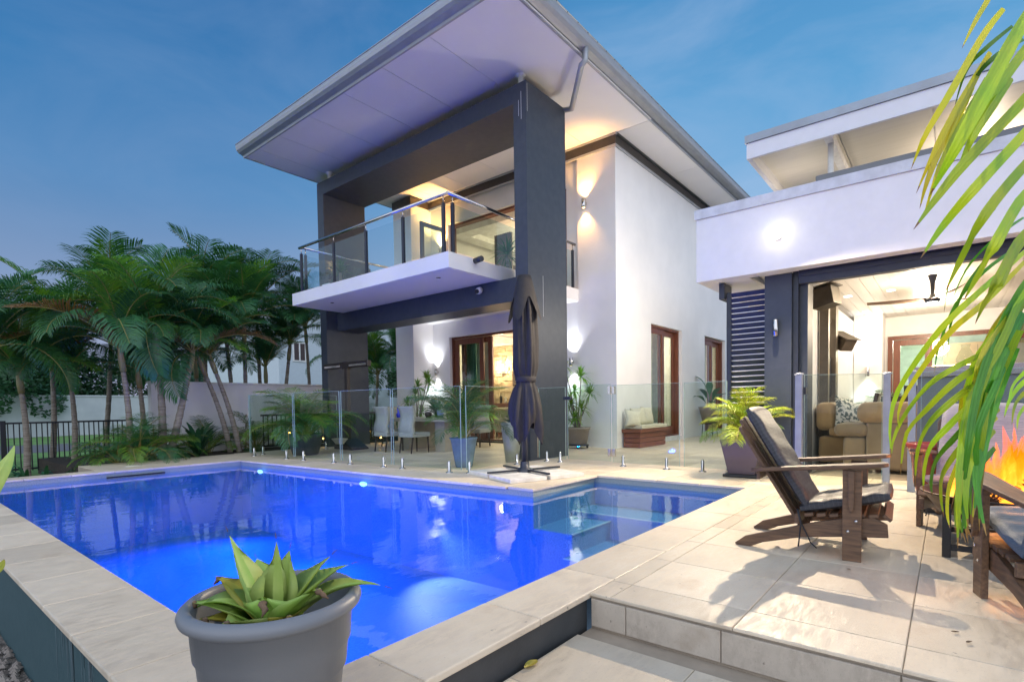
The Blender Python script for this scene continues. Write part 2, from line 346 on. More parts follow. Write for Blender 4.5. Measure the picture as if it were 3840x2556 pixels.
# ================================================================== GROUND
ZL = -.158
g = MB()
for (xa, ya, xb_, yb_) in ((-60, -60, .6, 160), (.6, -60, 160, 1.4), (.6, 9.7, 160, 160), (6.0, 1.4, 160, 9.7)): g.quad((xa, ya, -.55), (xb_, ya, -.55), (xb_, yb_, -.55), (xa, yb_, -.55))
struct(g.build('ground', M['gravelm']))
g = MB(); g.quad((-60, 12.95, -.34), (160, 12.95, -.34), (160, 160, -.34), (-60, 160, -.34)); struct(g.build('lawn', M['grass']))
g = MB(); g.quad((-60, 21, -.335), (160, 21, -.335), (160, 26, -.335), (-60, 26, -.335)); struct(g.build('street', M['road']))
# patio slab (grout colour) and its tiles
P_far = 4.46; 
def xfar(y): return 4.46 - (y-3.38)*(.30/6.12)
slab = MB()
slab.box((2.17, -3, ZL-.1), (16.8, 1.29, -.014)); slab.box((5.82, 1.29, ZL-.1), (16.8, 3.42, -.014)); slab.box((4.55, 3.42, ZL-.1), (9.5, 10.9, -.014)); slab.box((9.5, 3.42, ZL-.1), (16.8, 5.3, -.014))
slab.box((2.22, 9.82, ZL-.3), (4.55, 10.9, -.014))
patio = struct(slab.build('patio', M['grout']))
meshes = {}
def tilemesh(w_, d_, t_, m_, bev=.003):
    k = (round(w_, 3), round(d_, 3), t_, m_.name)
    if k not in meshes:
        b = bev; v = []
        for (x, y, z) in ((b, b, 0), (w_-b, b, 0), (w_-b, d_-b, 0), (b, d_-b, 0), (0, 0, -b), (w_, 0, -b), (w_, d_, -b), (0, d_, -b), (0, 0, -t_), (w_, 0, -t_), (w_, d_, -t_), (0, d_, -t_)): v.append((x, y, z))
        me = bpy.data.meshes.new('tile'); me.from_pydata(v, [], [(0, 1, 2, 3), (0, 4, 5, 1), (1, 5, 6, 2), (2, 6, 7, 3), (3, 7, 4, 0), (4, 8, 9, 5), (5, 9, 10, 6), (6, 10, 11, 7), (7, 11, 8, 4)])
        me.materials.append(m_); meshes[k] = me
    return meshes[k]
def tiles(rects, xs, ys, parent, z=0, t_=.013, m_=None, gap=.0012, name='tile'):
    for (x0, y0, x1, y1) in rects:
        for i in range(len(xs)-1):
            for j in range(len(ys)-1):
                a, b = max(xs[i], x0), min(xs[i+1], x1); c, d = max(ys[j], y0), min(ys[j+1], y1)
                if b-a > .03 and d-c > .03:
                    q = inst(tilemesh(b-a-2*gap, d-c-2*gap, t_, m_ or M['trav']), name, parent, loc=(a+gap, c+gap, z-rnd.uniform(0, .0008)))
xs = [2.15, 2.37]+[2.37+.49*i for i in range(1, 24)]
ys = [.107-.5425*i for i in range(6, 0, -1)]+[.107+.5425*i for i in range(0, 3)]+[1.192+.5425*i for i in range(1, 20)]
tiles([(2.15, -1.1, 7.2, 1.30)], xs, ys, patio)
tiles([(6.12, 1.30, 9.2, 3.72)], xs, ys, patio)
tiles([(4.80, 3.72, 9.2, 9.9)], [x+.02 for x in xs[::1]], ys, patio)
# far part of the patio as one joined piece
fp = MB()
for (x0, y0, x1, y1) in [(9.2, 1.3, 16.8, 5.05), (4.7, 9.9, 9.5, 11.0), (2.22, 9.82, 4.7, 10.9), (9.2, 5.05, 9.49, 9.9)]:
    xx = x0
    while xx < x1-.01:
        yy = y0; xe = min(xx+.98, x1)
        while yy < y1-.01:
            ye = min(yy+.54, y1); fp.box((xx+.002, yy+.002, -.013), (xe-.002, ye-.002, 0)); yy = ye
        xx = xe
stuff(fp.build('paving_tiles', M['trav'], patio))
# step riser: stone slabs
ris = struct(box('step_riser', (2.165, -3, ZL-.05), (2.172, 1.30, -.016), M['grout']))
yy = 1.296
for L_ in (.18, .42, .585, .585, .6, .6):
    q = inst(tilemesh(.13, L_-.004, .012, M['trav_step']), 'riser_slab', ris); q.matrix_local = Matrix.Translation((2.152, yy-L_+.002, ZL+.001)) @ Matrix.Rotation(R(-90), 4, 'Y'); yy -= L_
# lower paving
low = struct(box('lower_paving', (-1.5, -3, ZL-.12), (2.20, 1.30, ZL-.014), M['grout']))
tiles([(.2, -1.0, 2.15, 1.30)], [.2+.49*i-.12 for i in range(0, 5)], [1.3-.54*i for i in range(6, -1, -1)], low, z=ZL)
# lower ground at the left: gravel with loose stones
gs = MB(); r2 = random.Random(3)
for i in range(1500):
    x = r2.uniform(-.6, .52); y = r2.uniform(2.2, 5.2); s0 = r2.uniform(.012, .028)
    vs = [Vector((math.cos(a)*s0*r2.uniform(.7, 1.3), math.sin(a)*s0*r2.uniform(.7, 1.3), 0)) for a in (0, 1.25, 2.5, 3.8, 5)]
    n0 = [Vector((x, y, -.53))+v for v in vs]+[Vector((x, y, -.53+s0*.9))]
    gs.add(n0, [(0, 1, 5), (1, 2, 5), (2, 3, 5), (3, 4, 5), (4, 0, 5)])
stuff(gs.build('gravel', M['pebst']))

# ================================================================== POOL
WZ = -.088
A0 = (.84, 1.60); PB = (5.80, 1.60); PC = (5.80, 3.42); PDD = (4.47, 3.38); PE = (4.17, 9.49); PF = (.84, 9.49)
outline = [A0, PB, PC, PDD, PE, PF]
pw = MB()
FZ = -1.15
for i in range(6):
    a, b = outline[i], outline[(i+1) % 6]
    pw.quad((*a, FZ), (*b, FZ), (*b, WZ-.02), (*a, WZ-.02))
pw.add([(*p, FZ) for p in outline], [tuple(range(6))])
# seat ledges in the shallow arm, with edges
pw.box((5.25, 1.6, FZ), (5.79, 3.40, -.36)); pw.box((4.47, 2.9, FZ), (5.25, 3.40, -.42)); pw.box((4.3, 1.61, FZ), (5.25, 2.9, -.62))
pool = struct(pw.build('swimming_pool', M['pool_in']))
band = MB()
for i in range(6):
    a, b = Vector((*outline[i], 0)), Vector((*outline[(i+1) % 6], 0))
    band.quad(a+Vector((0, 0, WZ-.02)), b+Vector((0, 0, WZ-.02)), b+Vector((0, 0, -.03)), a+Vector((0, 0, -.03)))
band.build('waterline_band', M['pebble'], pool)
edge = MB()
edge.box((5.235, 1.6, -.362), (5.262, 3.39, -.352)); edge.box((4.48, 2.885, -.422), (5.24, 2.91, -.412)); edge.box((4.29, 1.61, -.622), (4.32, 2.89, -.612)); edge.build('step_edge', M['linen'], pool)
wt = MB(); wt.add([(*p, WZ) for p in outline], [tuple(range(6))]); wat = wt.build('pool_water', M['water']); struct(wat)
ow_ = MB(); ow_.box((.53, 1.33, -.56), (.80, 9.78, -.032)); o = ow_.build('pool_outer_wall', M['pool_wall_out'], pool)
ow_ = MB(); ow_.box((.80, 1.325, -.56), (2.164, 1.57, -.032)); ow_.build('pool_outer_wall', M['pool_out2'], pool)
ow_ = MB(); ow_.box((.80, 9.52, -.56), (4.15, 9.78, -.032)); ow_.build('pool_outer_wall', M['pool_out2'], pool)
# lime run marks on outer wall : thin pale streaks
st = MB()
for i in range(26):
    y = 3.12-rnd.random()*.62; h = rnd.uniform(.06, .36); st.quad((.5285, y, -.034), (.5285, y+rnd.uniform(.003, .012), -.034), (.5285, y+.004, -.034-h), (.5285, y, -.034-h))
st.build('lime_streaks', mat('lime_mark', (.14, .20, .22), rough=.8), pool)
# coping stones
cop = struct(box('pool_coping', (.54, 1.335, -.0315), (.60, 1.39, -.0300), M['grout']))
def stone(x0, y0, x1, y1, poly=None, sn='coping_stone'):
    g_ = .0018
    if poly is None: poly = [(x0+g_, y0+g_), (x1-g_, y0+g_), (x1-g_, y1-g_), (x0+g_, y1-g_)]
    o = MB().prism(poly, 2, -.030, -.0004*rnd.random()).build(sn, M['trav'], cop, bevel=.006, seg=2); return o
yb = [1.3, 1.66, 2.176]+[2.176+.514*i for i in range(1, 15)]
for a, b in zip(yb, yb[1:]):
    if a > 1.3: stone(.50, a, .855, min(b, 9.82))
stone(.5, 1.3, 1.13, 1.615)
xb = [1.13, 1.763, 2.40, 3.035, 3.67, 4.33, 4.99, 5.62, 6.12]
for a, b in zip(xb, xb[1:]): stone(a, 1.30, b, 1.615)
for a, b in zip([1.615, 2.1, 2.6, 3.1, 3.395], [2.1, 2.6, 3.1, 3.395, 3.72]):
    stone(5.785, a, 6.12, b)
for a, b in zip([4.455, 4.80, 5.30], [4.80, 5.30, 5.785]): stone(a, 3.37, b, 3.72)
yf = [3.72, 4.2, 4.75, 5.3, 5.85, 6.4, 6.95, 7.5, 8.05, 8.6, 9.15, 9.47]
for a, b in zip([3.37]+yf[1:-1], yf[1:]):
    a2 = 3.723 if a == 3.37 else a
    stone(0, 0, 0, 0, [(xfar(a2)-.015, a2+.003), (4.797, a2+.003), (4.797, b-.003), (xfar(b)-.015, b-.003)])
xl = [.855+.5*i for i in range(0, 9)]
for a, b in zip(xl, xl[1:]): stone(a, 9.475, min(b, 4.797), 9.82)
# skimmer lid, pool light fittings, skimmer slot
lid = MB().lathe([(0, .006), (.11, .006), (.115, 0)], (2.75, 10.05, 0), 24).build('skimmer_lid', M['linen']); tag(lid, 'round cream skimmer lid set in the paving behind the pool', 'lid')
skm = box('skimmer_slot', (2.25, 9.462, -.115), (3.0, 9.474, -.078), M['black'], pool)
for (x, y) in ((xfar(8.75)-.02, 8.75), (xfar(6.10)-.02, 6.10)):
    MB().lathe([(0, 0), (.03, 0), (.034, .02)], (0, 0, 0), 20, 1, 2.2).build('pool_light', M['lampb'], pool, loc=(x-.02, y, -.15), rot=(0, R(-90), 0))
BL = (.002, .06, 1.0)
for (x, y, p) in ((3.55, 8.3, 190), (3.6, 6.1, 160), (1.05, 7.9, 190), (1.05, 5.2, 130), (1.1, 2.9, 110), (2.6, 1.9, 80)):
    light('pool_lamp', 'SPOT', (x, y, -.30), p*2.9, BL, .05, target=(2.5, (y*2+5)/3, -1.6), spot=168, blend=1)
light('pool_spot', 'SPOT', (4.30, 4.95, -.45), 110, (.75, .55, 1.0), .03, target=(4.02, 4.1, -1.15), spot=72, blend=.7)

# garden bed behind the pool
bd = MB(); bd.box((-6, 9.83, -.5), (2.2, 12.9, -.30)); bd.box((2.22, 10.92, -.5), (16, 14.0, -.04)); struct(bd.build('garden_bed', M['bed']))

# ================================================================== HOUSE
HX, HY = 9.5, 5.05            # front wall plane, side wall plane
house = thing('house', 'white rendered two storey house with charcoal portal frame and wide flat eaves', 'house', (HX, HY, 0))
house.location = (0, 0, 0)
def hp(name, mb, m_, bevel=0, parent=None): return mb.build(name, m_, parent or house, bevel)
# front wall with openings (door lower y 6.3..9.78, upper y 6.2..9.75)
wl = MB(); X0, X1 = HX, HX+.28
def wallx(x0, x1, y0, y1, z0, z1, holes):
    # wall in plane x; holes (ya,yb,za,zb); cut into vertical strips
    mb = MB(); ysn = sorted({y0, y1, *[h[0] for h in holes], *[h[1] for h in holes]})
    for a, b in zip(ysn, ysn[1:]):
        hs = sorted([h for h in holes if h[0] <= a and h[1] >= b], key=lambda h: h[2]); z = z0
        for h in hs:
            if h[2] > z: mb.box((x0, a, z), (x1, b, h[2]))
            z = h[3]
        if z < z1: mb.box((x0, a, z), (x1, b, z1))
    return mb
def clean(mb, name, m_, parent):
    o = mb.build(name, m_, parent)
    bm = bmesh.new(); bm.from_mesh(o.data); bmesh.ops.remove_doubles(bm, verts=bm.verts, dist=1e-5)
    seen = {}
    for f in bm.faces:
        k = tuple(sorted(v.index for v in f.verts)); seen.setdefault(k, []).append(f)
    bmesh.ops.delete(bm, geom=[f for l in seen.values() if len(l) > 1 for f in l], context='FACES'); bm.to_mesh(o.data); bm.free(); return o
clean(wallx(HX, HX+.28, HY+.28, 10.37, 0, 5.88, [(6.32, 9.77, .04, 2.60), (6.22, 9.75, 3.26, 5.40)]), 'front_wall', M['wall'], house)
wy = MB()
def wally(y0, y1, x0, x1, z0, z1, holes):
    mb = wallx(y0, y1, x0, x1, z0, z1, holes); mb.v = [(b, a, c) for a, b, c in mb.v]; return mb
clean(wally(HY, HY+.28, HX-.06, 16.6, 0, 5.88, [(11.02, 12.76, .09, 2.62), (14.33, 16.0, .09, 2.65)]), 'side_wall', M['wall'], house)
hp('corner_pier', MB().box((HX-.06, HY+.28, 0), (HX, 5.92, 5.88)), M['wall'])
hp('wing_wall', MB().box((8.84, 10.37, 0), (HX+.28, 11.05, 5.88)), M['wall'])
hp('rear_wall', MB().box((16.6, HY, 0), (16.8, 11.05, 5.88)).box((HX+.28, 10.85, 0), (16.6, 11.05, 5.88)), M['wall'])
# dark trim band under the soffit with pale capping strips
tb = MB().box((HX-.075, HY-.015, 5.883), (HX+.2, 10.35, 6.06)).box((HX+.2, HY-.015, 5.883), (16.6, HY+.2, 6.06)).box((8.82, 10.35, 5.883), (HX+.2, 11.07, 6.06)); hp('trim_band', tb, M['char2'])
hp('capping_strip', MB().box((HX-.09, HY-.03, 5.84), (HX-.062, 10.35, 5.885)).box((HX-.062, HY-.03, 5.84), (16.6, HY-.002, 5.885)).box((HX-.10, HY-.04, 6.06), (HX-.04, 10.35, 6.096)), M['gutter'])
# portal frame
PXF, PXB, PY0, PY1, PZ1 = 6.66, 7.74, 5.08, 10.97, 5.86
hp('portal_frame', MB().box((PXF, PY0, 0), (PXB, PY0+.25, PZ1-.28)).box((PXF, PY1-.24, 0), (PXB, PY1, PZ1-.28)).box((PXF, PY0, PZ1-.28), (PXB, PY1, PZ1)), M['char'])
hp('lower_beam', MB().box((6.93, PY0+.252, 2.60), (7.5, PY1-.242, 2.985)), M['char'])
# balcony slab, soffit under it
hp('balcony_slab', MB().box((5.76, 5.91, 2.99), (HX-.002, 10.52, 3.235)), M['wall'], .004)
hp('slab_reveal', MB().box((5.80, 5.95, 2.984), (6.92, 10.48, 2.9885)), M['soffit'])
for (x, y) in ((6.1, 6.5), (6.1, 9.6)): hp('slab_downlight', MB().lathe([(0, 0), (.035, 0), (.04, .004)], (x, y, 2.979), 14), M['steel'])
# roof, soffit panels, gutters
RX0, RY0, RX1, RY1 = 5.25, 4.30, 17.2, 11.42
hp('roof', MB().box((RX0+.03, RY0+.03, 6.115), (RX1, RY1, 6.30)), M['metal_grey'])
yj = [RY0, 5.75, 6.82, 7.86, 8.94, 10.01, 10.83, RY1]
for a, b in zip(yj, yj[1:]): hp('soffit_panel', MB().box((RX0+.05, a+.004, 6.10), (HX-.05, b-.004, 6.115)), M['soffit'])
for a, b in zip([HX-.045, 12, 14.6], [12, 14.6, RX1]): hp('soffit_panel', MB().box((a+.004, RY0+.05, 6.1), (b-.004, 5.0, 6.115)), M['soffit'])
hp('fascia', MB().box((RX0+.015, RY0+.015, 6.085), (RX0+.045, RY1, 6.18)).box((RX0+.045, RY0+.015, 6.085), (RX1, RY0+.045, 6.18)).box((RX0+.045, RY1-.03, 6.09), (RX1, RY1, 6.2)), M['gutter'])
def gprof(y_sign=1): return [(0, 0), (-.03, .012), (-.085, .03), (-.125, .07), (-.14, .12), (-.14, .175), (-.15, .18), (-.15, .19), (-.125, .19), (-.125, .15), (0, .15)]
gm = MB(); pr = gprof(); n = len(pr)
vs = [(RX0+.015+p[0], RY0+p[0], 6.13+p[1]) for p in pr]+[(RX0+.015+p[0], RY1+.02, 6.13+p[1]) for p in pr]+[(RX1, RY0+p[0], 6.13+p[1]) for p in pr]
fs = [(i, i+1, n+i+1, n+i) for i in range(n-1)]+[(i, i+1, 2*n+i+1, 2*n+i) for i in range(n-1)]+[tuple(range(n, 2*n))]
gm.add(vs, fs); hp('gutter', gm, M['gutter'])
gr_ = MB()
for i in range(42): 
    x = 5.6+.27*i; gr_.box((x, RY0-.153, 6.298), (x+.02, RY0-.149, 6.308))
hp('gutter_rivets', gr_, M['char2'])
gx = PY(RY0-.08, 1350, 130)[0]
hp('downpipe', MB().tube([(gx, RY0-.06, 6.16), (gx, RY0-.05, 5.98), (gx-.02, RY0+.0, 5.93), (7.75, 4.95, 5.82), (7.72, 5.2, 5.86)], .045, 12), M['gutter'])
for y in (5.32, 10.75): hp('post_stub', MB().lathe([(.045, 0), (.045, .21), (.085, .222), (.085, .238)], (6.85, y, PZ1), 16), M['white_pl'])
# paint runs on the column
hp('paint_runs', MB().box((6.6575, 5.17, 5.30), (6.659, 5.176, 5.72)).box((6.6575, 5.22, 5.36), (6.659, 5.225, 5.60)).box((6.69, 5.077, 5.4), (6.694, 5.0785, 5.82)).box((7.05, 5.077, 2.3), (7.055, 5.0785, 2.95)), M['wall'])
# service spout and camera on the beam / slab
p = PY(5.9, 1783/1.63, 978/1.63); hp('slab_spout', MB().tube([(p[0], 5.91, p[2]), (p[0]-.05, 5.72, p[2]-.005)], .045, 12), M['steel_dark'])
p = PX(6.9, 1798/K_, 1089/K_)
cm = thing('security_camera', 'small white security camera fixed to the dark beam under the balcony', 'camera', tuple(p))
MB().lathe([(0, -.09), (.05, -.085), (.058, -.04), (.056, .04), (.03, .06)], (0, 0, 0), 16).build('body', M['white_pl'], cm, rot=(0, R(70), R(20)))
MB().lathe([(0, 0), (.036, .0), (.038, -.01)], (0, 0, 0), 14).build('lens', M['black'], cm, loc=(-.092, -.028, -.032), rot=(0, R(70), R(20)))
MB().tube([(0.03, 0, 0), (.03, 0, .03)], .02, 8).build('bracket', M['white_pl'], cm)

# ---- sliding doors
def framed(name, ax, c, a0, a1, z0, z1, fw_=.10, th=.05, fm=None, gm_='glass_door', parent=None, fb=None):
    """a timber framed glass panel in the plane axis=ax value=c, spanning a0..a1"""
    fm = fm or M['cedar']; fb = fb or fw_
    def bx(mb, p, q, r, s, t=th):
        lo, hi = (c-t/2, p, r), (c+t/2, q, s)
        if ax == 1: lo, hi = (p, c-t/2, r), (q, c+t/2, s)
        mb.box(lo, hi)
    mb = MB(); bx(mb, a0, a0+fw_, z0, z1); bx(mb, a1-fw_, a1, z0, z1); bx(mb, a0+fw_, a1-fw_, z1-fw_, z1); bx(mb, a0+fw_, a1-fw_, z0, z0+fb)
    o = mb.build(name, fm, parent or house, .004)
    gm = MB(); bx(gm, a0+fw_, a1-fw_, z0+fb, z1-fw_, .008); gm.build('pane', M[gm_], o); return o
def surround(ax, c, a0, a1, z0, z1, t=.05, d=.16, fm=None, name='door_frame'):
    mb = MB()
    def bx(p, q, r, s):
        mb.box((c-d/2, p, r), (c+d/2, q, s)) if ax == 0 else mb.box((p, c-d/2, r), (q, c+d/2, s))
    bx(a0, a0+t, z0, z1); bx(a1-t, a1, z0, z1); bx(a0+t, a1-t, z1-t, z1); bx(a0+t, a1-t, z0, z0+.03)
    return mb.build(name, fm or M['cedar'], house)
XD = HX+.17
surround(0, XD, 6.32, 9.77, .04, 2.60)
framed('sliding_door', 0, XD-.03, 8.72, 9.70, .075, 2.54, .13, fb=.2)
framed('sliding_door', 0, XD+.035, 8.50, 9.52, .075, 2.54, .13, fb=.2)
framed('sliding_door', 0, XD-.03, 6.38, 7.30, .075, 2.54, .13, fb=.2)
framed('sliding_door', 0, XD+.035, 6.46, 7.38, .075, 2.54, .13, fb=.2)
surround(0, XD, 6.22, 9.75, 3.26, 5.40)
framed('balcony_door', 0, XD-.03, 6.28, 7.10, 3.29, 5.34, .11)
framed('balcony_door', 0, XD+.035, 6.32, 7.2, 3.29, 5.34, .11)
# open bifold leaf turned out onto the balcony
o = framed('balcony_door', 1, 9.78, 8.62, 9.42, 3.29, 5.28, .10, fm=M['steel_dark'], gm_='glass_blue')
YD = HY+.16
for a, b in ((11.02, 12.76), (14.33, 16.0)):
    surround(1, YD, a, b, .09, 2.62)
    mid = (a+b)/2
    framed('side_door', 1, YD-.03, a+.05, mid+.06, .12, 2.57, .12, fb=.2); framed('side_door', 1, YD+.035, mid-.06, b-.05, .12, 2.57, .12, fb=.2)
    hp('door_sill', MB().box((a-.02, HY-.06, .0), (b+.02, HY+.08, .088)), M['white_pl'])
hp('door_sill', MB().box((HX-.10, 6.30, .0), (HX+.10, 9.80, .04)), M['char2'])
# curtains
def curtain(ax, c, a0, a1, z0, z1, m_, n=14, amp=.035, name='curtain'):
    mb = MB(); k = n*4; vs = []
    for i in range(k+1):
        t = i/k; a = a0+(a1-a0)*t; d = amp*math.sin(t*n*2*math.pi)
        for z in (z0, z1): vs.append((c+d, a, z) if ax == 0 else (a, c+d, z))
    mb.add(vs, [(2*i, 2*i+2, 2*i+3, 2*i+1) for i in range(k)], True); return mb.build(name, m_, house)
curtain(0, HX+.42, 9.25, 9.66, .1, 2.52, M['curt_t'], 7); curtain(0, HX+.42, 8.75, 9.22, .1, 2.52, M['curt_w'], 7)
curtain(0, HX+.42, 6.45, 6.75, .1, 2.52, M['curt_t'], 5); curtain(0, HX+.42, 6.78, 7.0, .1, 2.52, M['curt_w'], 5)
curtain(0, 12.0, 10.6, 10.8, .1, 2.5, M['curt_w'], 4, .03)
curtain(1, HY+.45, 11.95, 12.3, .1, 2.55, M['curt_w'], 6); curtain(1, HY+.45, 12.32, 12.62, .1, 2.55, M['curt_t'], 5)
curtain(1, HY+.45, 15.2, 15.6, .1, 2.55, M['curt_w'], 6)
curtain(0, HX+.50, 8.1, 8.62, 3.3, 5.0, M['curt_g'], 9, .05); curtain(0, HX+2.2, 8.9, 10.4, 3.3, 4.75, M['curt_g'], 14, .05)
# ---- lower living room
hp('room_floor', MB().box((HX+.06, HY+.285, .0), (16.59, 10.84, .038)), M['floor_in'])
hp('mid_floor', MB().box((HX+.285, HY+.285, 2.78), (16.59, 10.84, 3.255)), M['white_pl'])
hp('bulkhead', MB().box((10.4, 5.34, 2.62), (16.5, 6.6, 2.778)).box((10.4, 9.6, 2.62), (16.5, 10.83, 2.778)), M['white_pl'])
hp('partition', MB().box((12.95, 5.34, .04), (13.1, 10.83, 2.777)), M['white_pl'])
fwall = box('feature_wall', (12.10, 8.7, .04), (12.25, 10.84, 2.61), M['stone'], house)
r3 = random.Random(11); z = .05; cnt = 0
while z < 2.58:
    h = r3.choice((.07, .09, .12, .14)); y = 8.7
    while y < 10.80:
        L_ = min(r3.uniform(.18, .42), 10.82-y)
        if L_ > .04:
            d = r3.uniform(.015, .055); inst_o = MB().box((12.10-d, y+.004, z+.004), (12.099, y+L_-.004, min(z+h, 2.605)-.004)).build('stone_block', M['stone'], fwall); cnt += 1
        y += L_
    z += h
light('room_lamp', 'POINT', (11.3, 7.9, 2.35), 95, (1, .78, .52), .15)
light('room_lamp', 'POINT', (14.7, 7.0, 2.3), 60, (1, .80, .55), .15)
light('room_lamp', 'POINT', (12.0, 5.9, 2.3), 50, (1, .85, .65), .1)
wl_ = PX(12.7, 1160, 832)
light('room_lamp', 'POINT', (11.88, 10.15, 1.98), 36, (1, .74, .40), .04)
lam = thing('wall_lantern', 'small glowing wall lamp on the cream stone feature wall', 'wall light', (11.97, 10.15, 1.98))
MB().lathe([(.045, -.09), (.05, .0), (.045, .09)], (0, 0, 0), 14).build('shade', M['lampw'], lam); MB().box((.02, -.03, -.03), (.06, .03, .03)).build('bracket', M['steel'], lam)
t_ = PX(12.3, 1160, 835)
tvt = thing('television', 'dark television tilted on the cream stone wall inside the open doors', 'television', (11.72, 9.32, 1.74), 0)
rm = Matrix.Rotation(R(-22), 3, 'Z')
MB().box((-.02, -.5, -.36), (.02, .36, .36), rm).build('casing', M['stone'], tvt); MB().box((-.028, -.48, -.335), (-.021, .34, .335), rm, (0, -.07, 0)).build('screen', M['tv'], tvt)
MB().tube([(0, 0, 0), (.33, 0, 0)], .03, 8).build('arm', M['black'], tvt)
con = thing('console_table', 'red timber console shelf under the television', 'console', (11.65, 9.25, .04))
MB().box((-.2, -.75, .78), (.35, .80, .90)).build('top', M['merbau'], con, .004); MB().box((-.15, .62, 0), (.35, .80, .78)).build('side_panel', M['merbau'], con); MB().box((-.15, -.75, 0), (.35, -.6, .78)).build('side_panel', M['merbau'], con)
ot = thing('ottoman', 'grey upholstered chair tucked under the timber console', 'chair', (11.05, 9.10, .04)); MB().box((-.3, -.35, .12), (.3, .35, .70)).build('seat', M['chairfab'], ot, .04, 3)
MB().box((-.28, -.33, .71), (.28, .33, .78)).build('cushion', M['linen'], ot, .03, 3)
for x in (-.22, .22):
    for y in (-.28, .28): MB().box((x-.02, y-.02, 0), (x+.02, y+.02, .12)).build('leg', M['legw'], ot)
def lantern(loc, s, label):
    t = thing('lantern', label, 'lantern', loc)
    MB().box((-.1*s, -.1*s, 0), (.1*s, .1*s, .03*s)).build('base', M['white_pl'], t)
    for a in (-.09, .09):
        for b in (-.09, .09): MB().box((a*s-.008, b*s-.008, .03*s), (a*s+.008, b*s+.008, .34*s)).build('post', M['white_pl'], t)
    MB().lathe([(.15*s, .34*s), (.13*s, .37*s), (.04*s, .50*s), (.02*s, .52*s)], (0, 0, 0), 4).build('roof', M['white_pl'], t, rot=(0, 0, R(45)))
    MB().tube([(0.04*math.cos(a)*s, 0, (.55+.04*math.sin(a))*s) for a in [i*.52 for i in range(13)]], .006, 6, False).build('ring', M['steel'], t)
    MB().lathe([(0, .03*s), (.045*s, .03*s), (.045*s, .16*s), (0, .16*s)], (0, 0, 0), 12).build('candle', M['linen'], t); return t
lantern((10.9, 9.75, .04), 1.5, 'tall white lantern with pointed roof on the floor inside the doors')
bpy.context.view_layer.update()
bot = thing('wine_bottle', 'dark bottle standing on the timber console', 'bottle', (11.65, 9.92, .94)); MB().lathe([(0, 0), (.035, 0), (.037, .17), (.013, .22), (.013, .29), (0, .29)], (0, 0, 0), 12).build('body', M['black'], bot)
vs_ = thing('ornament', 'small pale ornament beside the bottle on the console', 'ornament', (11.65, 9.75, .94)); MB().lathe([(0, 0), (.03, 0), (.055, .05), (.03, .10), (.045, .15), (0, .18)], (0, 0, 0), 12).build('body', M['pot_white'], vs_)
# upper room
hp('upper_ceiling', MB().box((HX+.285, HY+.285, 5.60), (16.59, 10.84, 5.87)), M['white_pl'])
hp('upper_partition', MB().box((13.4, HY+.285, 3.26), (13.55, 10.84, 5.598)), M['white_pl'])
cv = MB().box((10.3, 5.5, 5.45), (10.7, 10.5, 5.598)).box((12.9, 5.5, 5.45), (13.39, 10.5, 5.598)).box((10.7, 10.1, 5.45), (12.9, 10.5, 5.598)).box((10.7, 5.5, 5.45), (12.9, 6.0, 5.598)); hp('cove', cv, M['white_pl'])
light('upper_lamp', 'POINT', (11.6, 8.0, 5.1), 110, (1, .72, .42), .2)
light('upper_lamp', 'POINT', (12.9, 9.6, 4.2), 12, (1, .75, .45), .1)

# ---- wall lamps : cylinder fittings throwing light up and down
def wall_lamp(loc, nrm, label, col, pw, em, down=1, up=1, group='up and down wall lights', sz=1):
    t = thing('wall_light', label, 'wall light', loc, math.atan2(nrm[1], nrm[0]), group)
    MB().lathe([(.034*sz, -.085*sz), (.038*sz, -.08*sz), (.038*sz, .08*sz), (.034*sz, .085*sz)], (.075, 0, 0), 16).build('body', M['steel'], t)
    MB().box((0.002, -.03, -.03), (.045, .03, .03)).build('bracket', M['steel'], t, .006)
    if pw:
        MB().lathe([(0, .074*sz), (.03*sz, .074*sz)], (.075, 0, 0), 12).build('bulb', em, t); MB().lathe([(0, -.074*sz), (.03*sz, -.074*sz)], (.075, 0, 0), 12).build('bulb', em, t)
        L0 = Vector(loc)+Vector(nrm)*.075
        if up: light('wall_up', 'SPOT', L0+Vector((0, 0, .10)), pw*up, col, .02, target=L0+Vector((0, 0, 2))-Vector(nrm)*.10, spot=100, blend=1)
        if down: light('wall_down', 'SPOT', L0-Vector((0, 0, .10)), pw*down, col, .02, target=L0-Vector((0, 0, 2))-Vector(nrm)*.10, spot=90, blend=1)
    return t
WC = (.92, .95, 1.0); OC = (1, .50, .14)
p = PX(HX, 1008, 856); wall_lamp(tuple(p), (-1, 0, 0), 'steel wall light glowing white left of the living room doors', WC, 45, M['lampw'])
p = PX(HX-.06, 1318, 833); wall_lamp((HX-.062, p[1], p[2]), (-1, 0, 0), 'steel wall light glowing white behind the dracaena pot', WC, 50, M['lampw'])
p = PX(HX-.06, 1330, 475); wall_lamp((HX-.062, 5.72, p[2]), (-1, 0, 0), 'steel wall light glowing amber on the upper wall', OC, 75, M['lampo'], sz=1.1, up=1.6)
wall_lamp((HX, 9.98, 4.75), (-1, 0, 0), 'amber wall light behind the balcony planter', OC, 150, M['lampo'], up=2.2)

